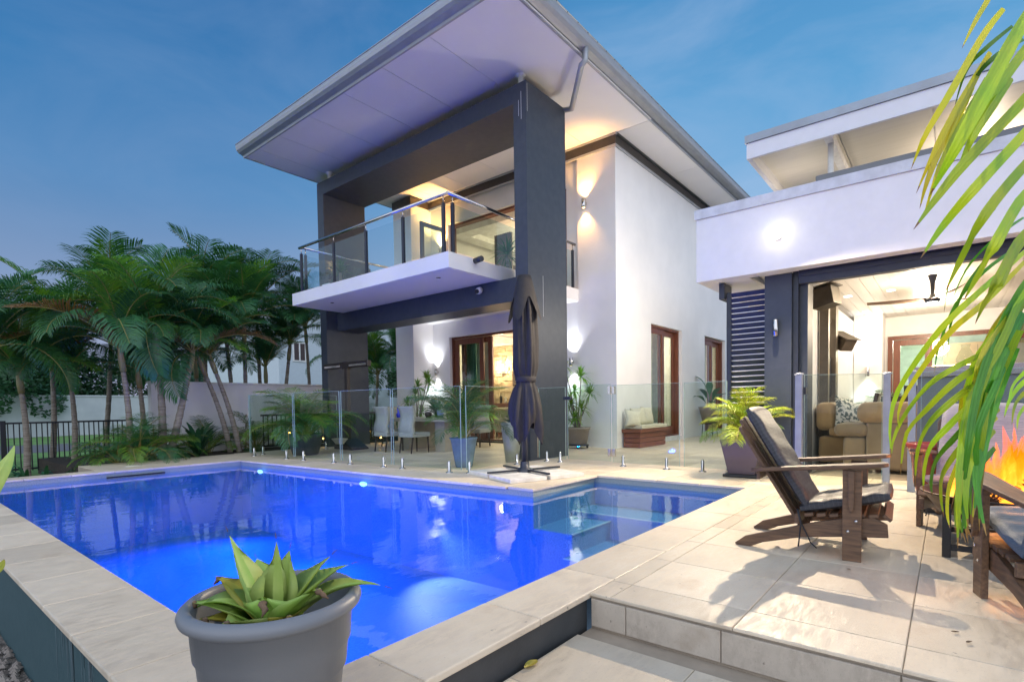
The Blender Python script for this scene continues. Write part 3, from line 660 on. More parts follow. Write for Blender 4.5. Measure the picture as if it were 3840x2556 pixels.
# ================================================================== BALCONY RAILING
rail = thing('balcony_railing', 'steel and glass balcony railing with round top rail and dark posts', 'railing', (5.84, 5.97, 3.235)); rail.location = (0, 0, 0)
XR, YR, YL, ZR = 5.84, 5.985, 10.28, 4.15
MB().tube([(XR, YL+.06, ZR), (XR, YR, ZR)], .027, 14).build('handrail', M['steel'], rail); MB().tube([(XR, YR, ZR), (9.44, YR, ZR)], .027, 14).build('handrail', M['steel'], rail)
MB().tube([(XR, YL, ZR), (9.0, YL, ZR)], .022, 12).build('handrail', M['steel'], rail)
posts = [(XR, YR+.10), (XR+.10, YR), (7.55, YR), (9.35, YR), (8.45, YR), (XR, YL-.02), (XR+.1, YL), (7.5, YL), (8.9, YL)]
for u in (1073/2.613+1100, 707/2.613+1100, 388/2.613+1100): posts.append((XR, PX(XR, u/K_, 500)[1]))
for (x, y) in posts:
    o = MB().box((x-.024, y-.024, 3.237), (x+.024, y+.024, 4.02)).build('post', M['steel_dark'], rail, .004)
    MB().tube([(x, y, 4.02), (x, y, ZR-.02)], .009, 8).build('pin', M['steel'], o)
ysp = sorted([y for x, y in posts if x == XR])
for a, b in zip(ysp, ysp[1:]):
    if b-a > .25: MB().box((XR-.005, a+.03, 3.28), (XR+.005, b-.03, 4.0)).build('glass_panel', M['glass_blue'], rail)
for yy in (YR, YL):
    xq = sorted([x for x, y in posts if abs(y-yy) < .01])
    for a, b in zip(xq, xq[1:]): MB().box((a+.03, yy-.005, 3.28), (b-.03, yy+.005, 4.0)).build('glass_panel', M['glass_blue'], rail)

# ================================================================== PAVILION (right)
pav = thing('pavilion', 'white outdoor room pavilion with charcoal columns, parapet and raised skillion roof', 'pavilion', (7, 1.5, 0)); pav.location = (0, 0, 0)
def pp(name, mb, m_, bevel=0, parent=None): return mb.build(name, m_, parent or pav, bevel)
PFX = 6.80
pp('parapet', MB().box((PFX, -4.0, 2.405), (7.0, 2.50, 3.18)).box((7.0, 2.3, 2.405), (13, 2.50, 3.18)), M['ltwall'])
pp('parapet_cap', MB().box((PFX-.02, -4.0, 3.183), (7.02, 2.52, 3.30)).box((7.02, 2.28, 3.183), (13, 2.52, 3.30)), mat('cap_flashing', (.62, .64, .66), rough=.4))
pp('eave_soffit', MB().box((7.001, 1.93, 2.41), (13, 2.299, 2.44)), M['ltwall'])
pp('lower_roof', MB().box((7.0, -4, 3.0), (13.2, 2.298, 3.05)), M['metal_grey'])
# columns, beams
pp('column', MB().box((7.05, 1.455, 0), (7.19, 1.755, 2.405)).box((7.192, 1.31, 0), (7.5, 1.66, 2.3)), M['char'], .003)
pp('door_post', MB().box((7.10, 1.395, 0), (7.185, 1.453, 2.42)), M['steel_dark'])
pp('head_beam', MB().box((7.10, -4.0, 2.27), (7.22, 1.393, 2.485)).box((7.085, -4, 2.35), (7.0995, 1.39, 2.40)), M['char'], .003)
pp('steel_post', MB().box((9.25, 1.31, 0), (9.45, 1.42, 2.5)).box((8.6, 1.31, 0), (8.72, 1.42, 2.3)), M['heaterm'])
# slatted screen : each slat
scr = MB().box((7.11, 2.17, 0), (7.15, 2.225, 2.28)).build('screen_post', M['steel_dark'], pav)
pp('screen_bracket', MB().box((7.05, 2.235, 2.20), (7.35, 2.30, 2.40)), M['char'])
nsl = 34
sm_ = MB().box((-.012, 1.76, -.026), (.012, 2.168, .026), Matrix.Rotation(R(-24), 3, 'Y'), (0, 1.96, 0)).mesh('slat', M['steel_dark'])
for i in range(nsl): inst(sm_, 'slat', pav, loc=(7.13, 0, .05+i*.0665))
# room shell
pp('ceiling', MB().box((7.23, -4, 2.50), (13, 1.92, 2.53)), M['board'])
cbm = MB()
for i in range(0, 36): y = 1.9-i*.16; cbm.box((7.24, y-.153, 2.492), (12.9, y, 2.4995))
cb = MB().box((0, -.153, 0), (5.66, 0, .007)).mesh('ceiling_board', M['board'])
for i in range(36): inst(cb, 'ceiling_board', pav, loc=(7.24, 1.90-i*.16, 2.4925))
pp('floor', MB().box((7.2, -4, -.012), (16, 1.29, .004)), M['floor_in'])
pp('left_wall', MB().box((7.6, 1.44, 0), (13, 1.52, 2.4)), M['ltwall'])
pp('back_wall', MB().box((12.9, .95, 0), (13.05, 1.9, 2.5)).box((12.9, -4, 2.12), (13.05, .95, 2.5)), M['ltwall'])
pp('wall_return', MB().box((12.2, .98, 0), (12.9, 1.43, 2.49)), M['wall'])
# back doors
fr = MB().box((12.85, .86, 0), (12.95, .94, 2.11)).box((12.85, -4, 2.04), (12.95, .86, 2.11)); pp('door_frame', fr, M['cedar'])
for (a, b) in ((.25, .85), (-1.5, -.75)):
    framed('back_door', 0, 12.88, a, b, .03, 2.03, .11, parent=pav)
pp('far_room', MB().box((16, -4, 0), (16.1, 3, 2.6)).box((13.06, 2.2, 0), (16, 2.3, 2.6)).box((13.06, -4, 2.35), (16, 2.2, 2.45)), M['greenroom'])
pp('far_cabinet', MB().box((15.3, -3, 0), (15.9, .1, 2.1)), mat('oak_cabinet', (.36, .27, .17), rough=.5))
light('far_room_lamp', 'POINT', (14.5, .3, 2.1), 70, (1, .93, .80), .15)
light('pavilion_lamp', 'POINT', (9.0, .2, 2.25), 85, (1, .80, .55), .25)
light('pavilion_lamp', 'POINT', (11.3, .2, 2.2), 80, (1, .84, .62), .25)
light('corridor_lamp', 'POINT', (9.4, 2.9, 2.45), 120, (1, .90, .76), .10)
dlc = 0
for (u, v) in ((1950.9, 682), (1993, 717), (1915, 736), (2351, 678), (2240, 735), (2050, 668)):
    p = PZ(2.49, u, v)
    if p[0] > 12.7 or p[0] < 7.4: continue
    q = pp('downlight', MB().lathe([(0, 0), (.045, 0), (.055, .004)], (p[0], p[1], 2.487), 16), M['lampw'])
# upper clerestory roof
UX = 7.6
pp('upper_roof', MB().box((UX, -4, 4.10), (UX+.04, 2.12, 4.30)).box((UX+.04, 2.06, 4.10), (13, 2.12, 4.30)).box((UX+.04, -4, 4.24), (13, 2.06, 4.30)), M['ltwall'])
pp('upper_roof_cap', MB().box((UX-.02, -4, 4.303), (13, 2.14, 4.40)), M['metal_grey'])
pl_ = MB().box((0, 0, 0), (5.3, .92, .012)).mesh('soffit_board', mat('cream_soffit', (.70, .66, .56), (.66, .62, .52), rough=.45, ns=2, stretch=(9, 1, 1)))
for i in range(6): inst(pl_, 'soffit_board', pav, loc=(UX+.045, 1.12-i*.935, 4.226))
pp('roof_rafter', MB().box((UX+.041, 1.15, 4.12), (12, 1.24, 4.225)), M['white_pl'])
pp('roof_post', MB().tube([(7.9, 1.19, 3.05), (7.9, 1.19, 4.13)], .035, 12), M['white_pl'])
pp('clerestory_beam', MB().box((7.55, -4, 3.05), (7.75, 1.30, 3.64)), M['bbq'], .01)
light('upper_eave_lamp', 'POINT', (9.2, -.3, 3.75), 42, (1, .82, .66), .1)
light('upper_eave_lamp', 'POINT', (8.7, 1.7, 3.6), 9, (1, .86, .74), .1)
pp('eave_lamp', MB().lathe([(0, 0), (.05, 0), (.055, .01)], (8.3, -.05, 4.20), 14), M['lampo'])

# floodlight on the parapet : the lamp that throws every hard shadow on the terrace
fl = thing('floodlight', 'blazing white floodlight fixed on the pavilion parapet', 'floodlight', (PFX, 1.55, 2.80), math.pi)
MB().box((.005, -.035, -.05), (.06, .035, .05)).build('bracket', M['steel'], fl)
MB().lathe([(0, -.045), (.03, -.045), (.035, .02), (0, .02)], (0, 0, 0), 20).build('housing', M['white_pl'], fl, loc=(.07, 0, 0), rot=(0, R(90), 0))
MB().lathe([(0, .05), (.04, .045), (.07, .025), (.085, -.01), (.07, -.03), (0, -.035)], (0, 0, 0), 20).build('lens', M['lampW'], fl, loc=(.13, 0, 0), rot=(0, R(90), 0))
light('flood', 'SPOT', FLOOD, 600, (1, .80, .56), .022, target=(2.6, .6, 0), spot=165, blend=.35)
light('flood_spill', 'POINT', (6.45, 1.55, 2.8), .5, (1, .93, .82), .02)  # extra point light added to widen the glow on the parapet round the floodlight
# column spotlight (unlit)
p = PX(7.05, 1787, 755)
cs = thing('column_light', 'unlit steel cylinder light on the charcoal pavilion column', 'wall light', (7.05, p[1], p[2]), math.pi)
MB().lathe([(.026, -.10), (.03, -.095), (.03, .095), (.026, .10), (0, .10)], (.06, 0, 0), 16).build('body', M['steel'], cs); MB().box((.002, -.02, -.02), (.035, .02, .02)).build('bracket', M['steel'], cs)

# ================================================================== GLASS POOL FENCE
fence = thing('glass_pool_fence', 'frameless clear glass pool fence on short steel spigots around the patio', 'glass fence', (4.9, 5, 0)); fence.location = (0, 0, 0)
spm = MB().lathe([(.048, 0), (.048, .008), (.030, .016), (.021, .02), (.021, .135), (.014, .155), (0, .158)], (0, 0, 0), 16).mesh('spigot', M['steel'])
def spig(x, y, par=None): return inst(spm, 'spigot', par or fence, loc=(x, y, .001))
def panel(a, b, z0=.05, z1=1.14, name='glass_panel', par=None):
    a = Vector((*a, 0)); b = Vector((*b, 0)); d = (b-a).normalized(); n = Vector((-d.y, d.x, 0))*.006
    vs = [a-n, b-n, b+n, a+n]; vs = [v+Vector((0, 0, z0)) for v in vs]+[v+Vector((0, 0, z1)) for v in vs]
    o = MB().add(vs, [(0, 3, 2, 1), (4, 5, 6, 7), (0, 1, 5, 4), (1, 2, 6, 5), (2, 3, 7, 6), (3, 0, 4, 7)]).build(name, M['glass'], par or fence)
    for q in (a, b): MB().box((q.x-.0065, q.y-.0015, z0), (q.x+.0065, q.y+.0015, z1)).build('glass_edge', M['gedge'], o)
    t = MB().add([a-n*1.05+Vector((0, 0, z1)), b-n*1.05+Vector((0, 0, z1)), b+n*1.05+Vector((0, 0, z1)), a+n*1.05+Vector((0, 0, z1)), a-n*1.05+Vector((0, 0, z1+.004)), b-n*1.05+Vector((0, 0, z1+.004)), b+n*1.05+Vector((0, 0, z1+.004)), a+n*1.05+Vector((0, 0, z1+.004))], [(0, 3, 2, 1), (4, 5, 6, 7), (0, 1, 5, 4), (1, 2, 6, 5), (2, 3, 7, 6), (3, 0, 4, 7)]).build('glass_edge', M['gedge'], o)
    return o
def xf(y): return 4.95-(y-4.8)*.055
sp = [10.05, 8.97, 8.46, 7.62, 7.2, 6.42, 6.02, 5.12]
for y in sp: spig(xf(y), y)
cuts = [10.22, 8.72, 7.42, 6.22, 4.88]
for a, b in zip(cuts, cuts[1:]): panel((xf(a), a-.025), (xf(b), b+.025))
spig(4.92, 10.24); spig(6.3, 10.30); spig(5.05, 4.86); spig(6.17, 4.96)
panel((4.70, 10.25), (6.60, 10.33)); panel((5.0, 4.86), (6.36, 5.0))
spig(6.78, 4.85); spig(6.78, 4.60); spig(6.79, 3.54); spig(6.79, 2.90); spig(6.79, 2.42)
panel((6.79, 5.0), (6.79, 4.50)); panel((6.79, 3.70), (6.79, 2.72)); panel((6.79, 2.66), (6.79, 2.12))
gate = thing('glass_gate', 'frameless glass gate with two square steel hinges in front of the white wall', 'gate', (6.79, 3.73, 0)); gate.location = (0, 0, 0)
panel((6.79, 4.46), (6.79, 3.73), .06, 1.16, par=gate)
for z in (.13, 1.02): MB().box((6.765, 3.66, z), (6.815, 3.705, z+.11)).box((6.765, 3.725, z), (6.815, 3.77, z+.11)).build('hinge', M['steel'], gate, .004)
MB().box((6.755, 4.40, .95), (6.83, 4.52, 1.0)).build('latch', M['steel_dark'], gate, .006)
MB().tube([(6.75, 5.0, .06), (6.75, 5.0, 1.16)], .014, 10).build('closing_post', M['steel'], gate)
# framed fence to the right with grey posts
f2 = thing('post_and_glass_fence', 'glass fence between grey square posts in front of the outdoor room', 'glass fence', (6.4, .3, 0)); f2.location = (0, 0, 0)
pf = [(5.86, 1.14), (6.47, .475), (6.37, .27)]
for (x, y) in pf:
    o = MB().box((x-.03, y-.03, 0), (x+.03, y+.03, 1.14)).build('post', M['bluegrey'], f2, .004); MB().lathe([(.045, 0), (.043, .012), (.02, .022), (0, .024)], (x, y, 1.14), 4).build('cap', M['bluegrey'], o)
panel((5.90, 1.10), (6.43, .51), par=f2); panel((6.36, .2), (6.30, -.9), par=f2)
MB().box((5.89, 1.085, .95), (5.95, 1.13, 1.02)).build('hinge', M['steel_dark'], f2)

# ================================================================== FURNITURE HELPERS
def adirondack():
    t = thing('adirondack_chair', 'weathered timber adirondack chair with black woven cushion beside the pool coping', 'chair')
    W = .27
    prof = [(-.165, .145), (-.16, .215), (-.10, .245), (.05, .225), (.20, .185), (.40, .115), (.56, .06), (.62, .01), (.61, .0), (.53, .0), (.46, .035), (.25, .095), (.0, .13)]
    for x in (-W, W-.028): MB().prism(prof, 0, x, x+.028).build('side_rail', M['teak'], t, .003)
    for x in (-W-.034, W+.006): 
        o = MB().box((x, -.045, 0), (x+.028, .045, .505)).build('leg', M['teak'], t, .003)
        xo = x-.022 if x < 0 else x+.028
        MB().prism([(-.012, .5), (.018, .5), (.016, .30), (.004, .27), (-.010, .30)], 0, xo, xo+.022).build('bracket', M['teak'], o, .002)
        for (yy, zz) in ((-.02, .225), (.018, .165)): MB().lathe([(0, 0), (.008, 0), (.008, .004), (0, .004)], (0, 0, 0), 8).build('bolt', M['steel'], o, loc=(x-.002 if x < 0 else x+.030, yy, zz), rot=(0, R(-90 if x < 0 else 90), 0))
    for sx in (-1, 1):
        cx = sx*(W+.012)
        pl = [(cx-.055, -.10), (cx-.045, -.145), (cx-.015, -.165), (cx+.02, -.163), (cx+.05, -.14), (cx+.058, -.10), (cx+.05, .15), (cx+.025, .50), (cx-.02, .52), (cx-.04, .45)]
        a = MB().prism(pl, 2, 0, .022).build('arm', M['teak'], t, .004); a.location = (0, 0, .515); a.rotation_euler = (R(-5.5), 0, 0)
    # back slats lean back
    for i in range(5):
        x = -.20+i*.10; h = (.70, .745, .76, .745, .70)[i]
        fan = (i-2)*.025
        q = MB().prism([(-.04, 0), (.04, 0), (.042, h-.03), (.03, h-.005), (0, h), (-.03, h-.005), (-.042, h-.03)], 1, -.009, .009).build('back_slat', M['teak'], t, .003)
        q.location = (x, .245, .13); q.rotation_euler = (R(-30), R((i-2)*1.6), 0)
    MB().box((-W-.02, .47, .42), (W+.02, .49, .47)).build('back_brace', M['teak'], t, .003)
    MB().box((-W, .26, .17), (W, .285, .23)).build('back_brace', M['teak'], t, .003)
    for i in range(7):
        y = -.16+i*.062; z = .222+(.03 if i == 0 else .032-.004*(i-1)*1.15)
        MB().box((-W-.004, y-.022, z-.009), (W+.004, y+.022, z+.009), Matrix.Rotation(R(-12 if i else 40), 3, 'X')).build('seat_slat', M['teak'], t, .002)
    def pad(nm, lx, ly, lz, loc, rot, seed):
        mb = MB(); nx, ny = 14, 16; rr = random.Random(seed)
        for sgn in (1, -1):
            vs = []
            for j in range(ny+1):
                for i in range(nx+1):
                    u, v = i/nx*2-1, j/ny*2-1
                    e = (1-abs(u)**6)*(1-abs(v)**6); z = sgn*(lz/2)*(.35+.65*max(e, 0)**.4)
                    if sgn > 0: z += .004*math.sin(v*14+u*2)+rr.uniform(-.0015, .0015)
                    vs.append((u*lx/2*(1-.03*abs(v)**4), v*ly/2*(1-.03*abs(u)**4), z))
            fs = [(j*(nx+1)+i, j*(nx+1)+i+1, (j+1)*(nx+1)+i+1, (j+1)*(nx+1)+i) for j in range(ny) for i in range(nx)]
            mb.add(vs, fs, True)
        # rim
        def idx(s, i, j): return (0 if s > 0 else (nx+1)*(ny+1))+j*(nx+1)+i
        ring = [(i, 0) for i in range(nx)]+[(nx, j) for j in range(ny)]+[(i, ny) for i in range(nx, 0, -1)]+[(0, j) for j in range(ny, 0, -1)]
        for k in range(len(ring)):
            a, b = ring[k], ring[(k+1) % len(ring)]; mb.f.append((idx(1, *a), idx(1, *b), idx(-1, *b), idx(-1, *a))); mb.sm.append(False)
        o = mb.build(nm, M['cushion'], t); o.location = loc; o.rotation_euler = rot; return o
    pad('seat_cushion', .50, .46, .07, (0, .045, .31), (R(-14), 0, 0), 1)
    pad('back_cushion', .48, .70, .065, (0, .385, .545), (R(60), 0, 0), 2)
    for x in (-.27, -.285):
        MB().tube([(x, .27, .26), (x-.01, .25, .18), (x-.008, .26 if x < -.28 else .20, .07), (x-.012, .262 if x < -.28 else .17, .045)], .004, 6).build('tie', M['black'], t)
    return t
ch = adirondack(); ch.location = (3.735, .42, 0); ch.rotation_euler = (0, 0, R(3))
c2 = dup(ch, (3.25, -.40, 0), R(106), 'brown timber adirondack chair cut off by the right edge with a blue grey cushion', 'adirondack chairs round the fire')
for c in c2.children:
    if 'cushion' in c.name: c.data = c.data.copy(); c.data.materials[0] = M['cushion2']
c3 = dup(ch, (4.66, -.14, 0), R(-97), 'timber adirondack chair with pale striped cushion behind the fire bowl', 'adirondack chairs round the fire')
for c in c3.children:
    if 'cushion' in c.name: c.data = c.data.copy(); c.data.materials[0] = mat('pale_cushion', (.36, .34, .36), (.22, .21, .23), rough=.6, ns=10, stretch=(1, 18, 18), space='Object')
ch['group'] = 'adirondack chairs round the fire'

# ---- fire bowl
FB = Vector((4.12, -.30, 0))
fb = thing('fire_bowl', 'rusty steel fire bowl on a black square stand between the chairs', 'fire pit', tuple(FB))
MB().lathe([(.05, .14), (.22, .17), (.36, .25), (.42, .335), (.435, .34), (.43, .35), (.41, .34), (.34, .265), (.2, .19), (0, .165)], (0, 0, 0), 40).build('bowl', M['steelbowl'], fb)
for (x, y) in ((-.27, .30), (.27, .30), (-.27, -.27), (.27, -.27)):
    MB().box((x-.02, y-.02, 0), (x+.02, y+.02, .30)).build('leg', M['black'], fb, .003)
MB().box((-.25, .29, .04), (.25, .31, .07)).build('crossbar', M['black'], fb); MB().box((-.28, -.25, .04), (-.26, .28, .07)).build('crossbar', M['black'], fb); MB().box((.26, -.25, .04), (.28, .28, .07)).build('crossbar', M['black'], fb)
def firem():
    m = bpy.data.materials.new('flame'); m.use_nodes = True; nt = m.node_tree; nt.nodes.clear()
    tcn = nn(nt, 'ShaderNodeTexCoord'); sp_ = nn(nt, 'ShaderNodeSeparateXYZ'); nt.links.new(tcn.outputs['Object'], sp_.inputs[0])
    n = noise(nt, tcn.outputs['Object'], 9, 4, .6, (1, 1, .35))
    ad_ = nn(nt, 'ShaderNodeMath', operation='MULTIPLY_ADD'); nt.links.new(n, ad_.inputs[0]); ad_.inputs[1].default_value = .8; nt.links.new(sp_.outputs['Z'], ad_.inputs[2])
    rp = nn(nt, 'ShaderNodeValToRGB'); nt.links.new(ad_.outputs[0], rp.inputs[0]); e = rp.color_ramp
    while len(e.elements) < 4: e.elements.new(.5)
    for x, (p, c) in zip(e.elements, [(.34, (1, .66, .18)), (.46, (1, .34, .03)), (.60, (1, .14, .004)), (.80, (1, .07, .0))]): x.position = p; x.color = (*c, 1)
    em = nn(nt, 'ShaderNodeEmission'); nt.links.new(rp.outputs[0], em.inputs[0]); em.inputs[1].default_value = 3.4
    tr = nn(nt, 'ShaderNodeBsdfTransparent'); lw = nn(nt, 'ShaderNodeLayerWeight'); lw.inputs[0].default_value = .35
    al = rng(nt, lw.outputs['Facing'], .05, .80, .75, 0); a2 = rng(nt, ad_.outputs[0], .50, .84, 1, 0)
    mu = nn(nt, 'ShaderNodeMath', operation='MULTIPLY'); nt.links.new(al, mu.inputs[0]); nt.links.new(a2, mu.inputs[1])
    mx_ = nn(nt, 'ShaderNodeMixShader'); nt.links.new(mu.outputs[0], mx_.inputs[0]); nt.links.new(tr.outputs[0], mx_.inputs[1]); nt.links.new(em.outputs[0], mx_.inputs[2])
    o = nn(nt, 'ShaderNodeOutputMaterial'); nt.links.new(mx_.outputs[0], o.inputs[0]); return m
M['flame'] = firem()
fire = thing('fire', 'orange and yellow flames rising from logs in the bowl', 'fire', (FB.x, FB.y, .26))
rf = random.Random(5)
for i in range(70):
    a = rf.uniform(0, 6.28); rr = rf.uniform(0, .30); x, y = rr*math.cos(a), rr*math.sin(a); h = rf.uniform(.16, .50)*(1-.7*rr); wd = rf.uniform(.018, .06)
    pts = []; rad = []
    for k in range(9):
        t = k/8; pts.append((x+.03*math.sin(t*5+i)*t+x*-.35*t, y+.03*math.cos(t*4+i*2)*t-y*.35*t, h*t)); rad.append(max(.001, wd*math.sin(min(1, t*1.6+.25)*1.57)*(1-t)**.7))
    MB().tube(pts, rad, 10).build('flame', M['flame'], fire)
for i in range(16):
    a = i*.9; q = .10+.018*i; l_ = rf.uniform(.07, .12); d = Vector((math.cos(a*1.7), math.sin(a*1.7), rf.uniform(-.2, .3)))*l_; c_0 = Vector((math.cos(a)*q*.7, math.sin(a)*q*.7, .02+rf.uniform(0, .05)))
    tg = MB().tube([c_0-d, c_0, c_0+d], [.028, .034, .026], 8).build('log', M['log'], fire)
for (x, y, s0) in ((-.17, -.05, .07), (-.06, -.16, .06), (.05, .22, .045), (-.26, .12, .04)):
    pc = MB(); n_ = 0
    for lv in range(9):
        for k in range(9):
            a = k*.698+lv*.35; r_ = s0*math.sin((lv+.7)/9.5*math.pi); z = s0*2.0*lv/9
            c0 = Vector((r_*math.cos(a), r_*math.sin(a), z)); t0 = Vector((-math.sin(a), math.cos(a), 0))*s0*.20; o0 = Vector((math.cos(a), math.sin(a), .6))*s0*.35
            pc.add([c0-t0, c0+t0, c0+o0+t0*.4, c0+o0-t0*.4, c0+Vector((0, 0, -s0*.1))], [(0, 1, 2, 3), (0, 3, 4), (1, 4, 2)])
    q = pc.build('pine_cone', M['log'], fire); q.location = (x, y, .05)
light('fire_light', 'POINT', (FB.x-.02, FB.y, .55), 34, (1, .36, .08), .12)

# ================================================================== UMBRELLA
um = thing('umbrella', 'closed charcoal cantilever umbrella tied round its pole on concrete pavers', 'umbrella', (5.27, 4.11, 0), 0)
MB().tube([(0, 0, .05), (0, 0, 2.38)], .035, 14).build('pole', M['steel_dark'], um)
MB().tube([(.02, -.09, 1.2), (.02, -.09, 2.40)], .022, 10).build('arm', M['steel_dark'], um)
MB().lathe([(.10, .05), (.095, .09), (.06, .10), (.055, .17), (.05, .18)], (0, 0, 0), 20).build('pole_foot', M['steel_dark'], um)
o = MB().box((-.53, -.016, .062), (.53, .016, .084)).box((-.016, -.53, .064), (.016, -.017, .086)).box((-.016, .017, .064), (.016, .53, .086)).build('cross_base', M['steel_dark'], um); o.rotation_euler = (0, 0, R(-20))
cp = MB(); nth, nz = 72, 40; vs = []
ks = [(0, .07), (.02, .10), (.10, .125), (.22, .145), (.40, .155), (.54, .150), (.60, .125), (.64, .122), (.70, .155), (.80, .20), (.90, .215), (1, .19)]
def kint(t):
    for (a, ra), (b, rb) in zip(ks, ks[1:]):
        if t <= b: return ra+(rb-ra)*(t-a)/(b-a)
for j in range(nz+1):
    t = j/nz
    for k in range(nth):
        a = 2*math.pi*k/nth
        fold = (.13*math.sin(6*a+2.2*t)+.09*math.sin(11*a-3*t)+.03*math.sin(23*a+5*t))*(1 if t < .6 else 1) * (.35 if .60 < t < .66 else 1) * min(1, t*6)
        r_ = .90*kint(t)*(1+fold)
        drop = .0
        L_ = 2.05*t
        if t > .66:
            L_ = 2.05*.66+(t-.66)*2.05*(.86+.15*math.cos(3*a+2.9)+.07*math.cos(5*a)); r_ *= 1+.05*math.cos(3*a+2.6)*(t-.66)*3
        vs.append((r_*math.cos(a)+.0, -.03+r_*math.sin(a), 2.47-L_))
fs = [(j*nth+k, j*nth+(k+1) % nth, (j+1)*nth+(k+1) % nth, (j+1)*nth+k) for j in range(nz) for k in range(nth)]+[tuple(range(nth))]
cp.add(vs, fs, True); cp.build('canopy', M['darkfab'], um)
vt = MB(); vs = []
for j in range(7):
    for k in range(48):
        a = 2*math.pi*k/48; r_ = (.085+.016*j)*(1+.22*math.sin(4*a+.5)*j/6); vs.append((r_*math.cos(a), -.03+r_*math.sin(a), 2.485-(.01+.07*j)*(1+.35*math.sin(4*a+.5)*j/6)))
vt.add(vs, [(j*48+k, j*48+(k+1) % 48, (j+1)*48+(k+1) % 48, (j+1)*48+k) for j in range(6) for k in range(48)]+[tuple(range(48))], True).build('vent_flap', M['darkfab'], um)
MB().lathe([(.128, 0), (.132, .01), (.132, .055), (.128, .065)], (0, -.03, 1.17), 28).build('strap', M['darkfab'], um)
for (dx, dy, nm) in ((-.275, .275, 'rear left'), (-.275, -.275, 'front'), (.275, .275, 'rear'), (.275, -.275, 'right')):
    dx, dy = dx*.94+dy*.342, dy*.94-dx*.342
    lb = {'rear left': 'square concrete paver on the umbrella base, nearest the blue grey pot', 'front': 'square concrete paver on the umbrella base, nearest the pool', 'rear': 'square concrete paver behind the umbrella pole near the column', 'right': 'square concrete paver on the umbrella base towards the glass gate'}[nm]
    o = MB().box((-.25, -.25, 0), (.25, .25, .05)).build('concrete_paver', M['conc'], None, .006); o.location = (5.27+dx, 4.11+dy, .001); o.rotation_euler = (0, 0, R(-20)); tag(o, lb, 'paver', 'pavers weighing the umbrella base')

# ================================================================== TWIN HEATER STAND
M['heatdark'] = mat('dark_brown_metal', (.028, .020, .018), rough=.45)
ht = thing('heater_stand', 'dark T-shaped stand with two radiant bar heaters before the left column', 'patio heater', (6.62, 9.95, 0))
MB().prism([(-.055, 0), (.055, 0), (.02, 1.74), (-.07, 1.74)], 0, -.04, .04).build('post', M['heatdark'], ht, .004)
for sg in (-1, 1):
    o = MB().box((-.05, min(sg*.10, sg*.80), 1.72), (.05, max(sg*.10, sg*.80), 1.84)).build('heater', M['heatdark'], ht, .008)
    MB().box((-.053, min(sg*.16, sg*.76), 1.745), (-.0505, max(sg*.16, sg*.76), 1.785)).build('element', M['steel'], o)
MB().box((-.05, -.1, 1.70), (.05, .1, 1.85)).build('head', M['heatdark'], ht, .008)
MB().prism([(-.45, 0), (.20, 0), (.20, .10), (-.02, .22), (-.05, .22), (-.45, .03)], 0, -.22, .2).build('base', M['black'], ht, .01)
rp_ = MB()
for i in range(9):
    rr = .07+.008*i; rp_.tube([(-.22+rr*1.1*math.cos(a), -.16+rr*1.4*math.sin(a), .12+.012*i) for a in [k*.524 for k in range(13)]], .007, 5, False)
tag(rp_.build('rope', M['linen'], None), 'coil of pale rope lying on the heater stand base', 'rope').location = (6.50, 9.90, .02)

# ================================================================== DINING SET
tb_ = thing('dining_table', 'pale stone-topped outdoor dining table with slab legs', 'table', (7.45, 8.15, 0))
MB().box((-.50, -1.05, .585), (.50, 1.05, .65)).build('tabletop', M['table'], tb_, .004)
for y in (-.55, .50): MB().box((-.36, y-.13, 0), (.36, y+.13, .585)).build('leg', M['table'], tb_, .004)
def dchair():
    t = thing('dining_chair', 'x', 'chair')
    # sculpted wing back, profile in the x-z plane (back at x=0, seat towards +x)
    n = 14; vs = []
    for j in range(n+1):
        t_ = j/n; z = .36+.53*t_; wv = .035*math.sin(t_*3.1*1.9+.6); hw = .20-.035*math.sin(t_*math.pi)+.01
        xb = .02-wv-.05*t_; 
        for (dx, y) in ((0, -hw), (0, -hw*.5), (-.012, 0), (0, hw*.5), (0, hw), (.075, hw), (.07, 0), (.075, -hw)): vs.append((xb+dx, y, z))
    fs = [(j*8+k, j*8+(k+1) % 8, (j+1)*8+(k+1) % 8, (j+1)*8+k) for j in range(n) for k in range(8)]+[tuple(range(8)), tuple(n*8+k for k in range(8))]
    MB().add(vs, fs, True).build('backrest', M['chairfab'], t)
    MB().box((-.02, -.20, .30), (.44, .20, .39)).build('seat', M['chairfab'], t, .02, 3)
    for x in (.03, .40):
        for y in (-.165, .165):
            d = -.05 if x < .1 else .01
            MB().tube([(x, y, .31), (x+d, y*1.02, 0)], [.026, .015], 4).build('leg', M['legw'], t)
    return t
dc = dchair(); dc.location = (6.50, 8.66, 0); dc['label'] = 'upholstered dining chair with its back to the pool, left of the pair'; GR = 'upholstered chairs round the dining table'; dc['group'] = GR
dup(dc, (6.52, 7.92, 0), 0, 'upholstered dining chair with its back to the pool, right of the pair')
dup(dc, (7.45, 9.65, 0), R(-90), 'upholstered dining chair at the far end of the table near the palms')
dup(dc, (8.50, 8.62, 0), R(180), 'upholstered dining chair across the table near the wall light')
dup(dc, (8.62, 7.88, 0), R(192), 'upholstered dining chair across the table nearest the open doors')
bb = thing('blue_bottle', 'small cobalt blue glass ornament at the far end of the dining table', 'ornament', (7.3, 9.08, .651)); MB().lathe([(0, 0), (.05, 0), (.06, .06), (.03, .12), (.045, .18), (.02, .24), (0, .26)], (0, 0, 0), 14).build('body', mat('cobalt', (.01, .02, .6), rough=.1), bb)

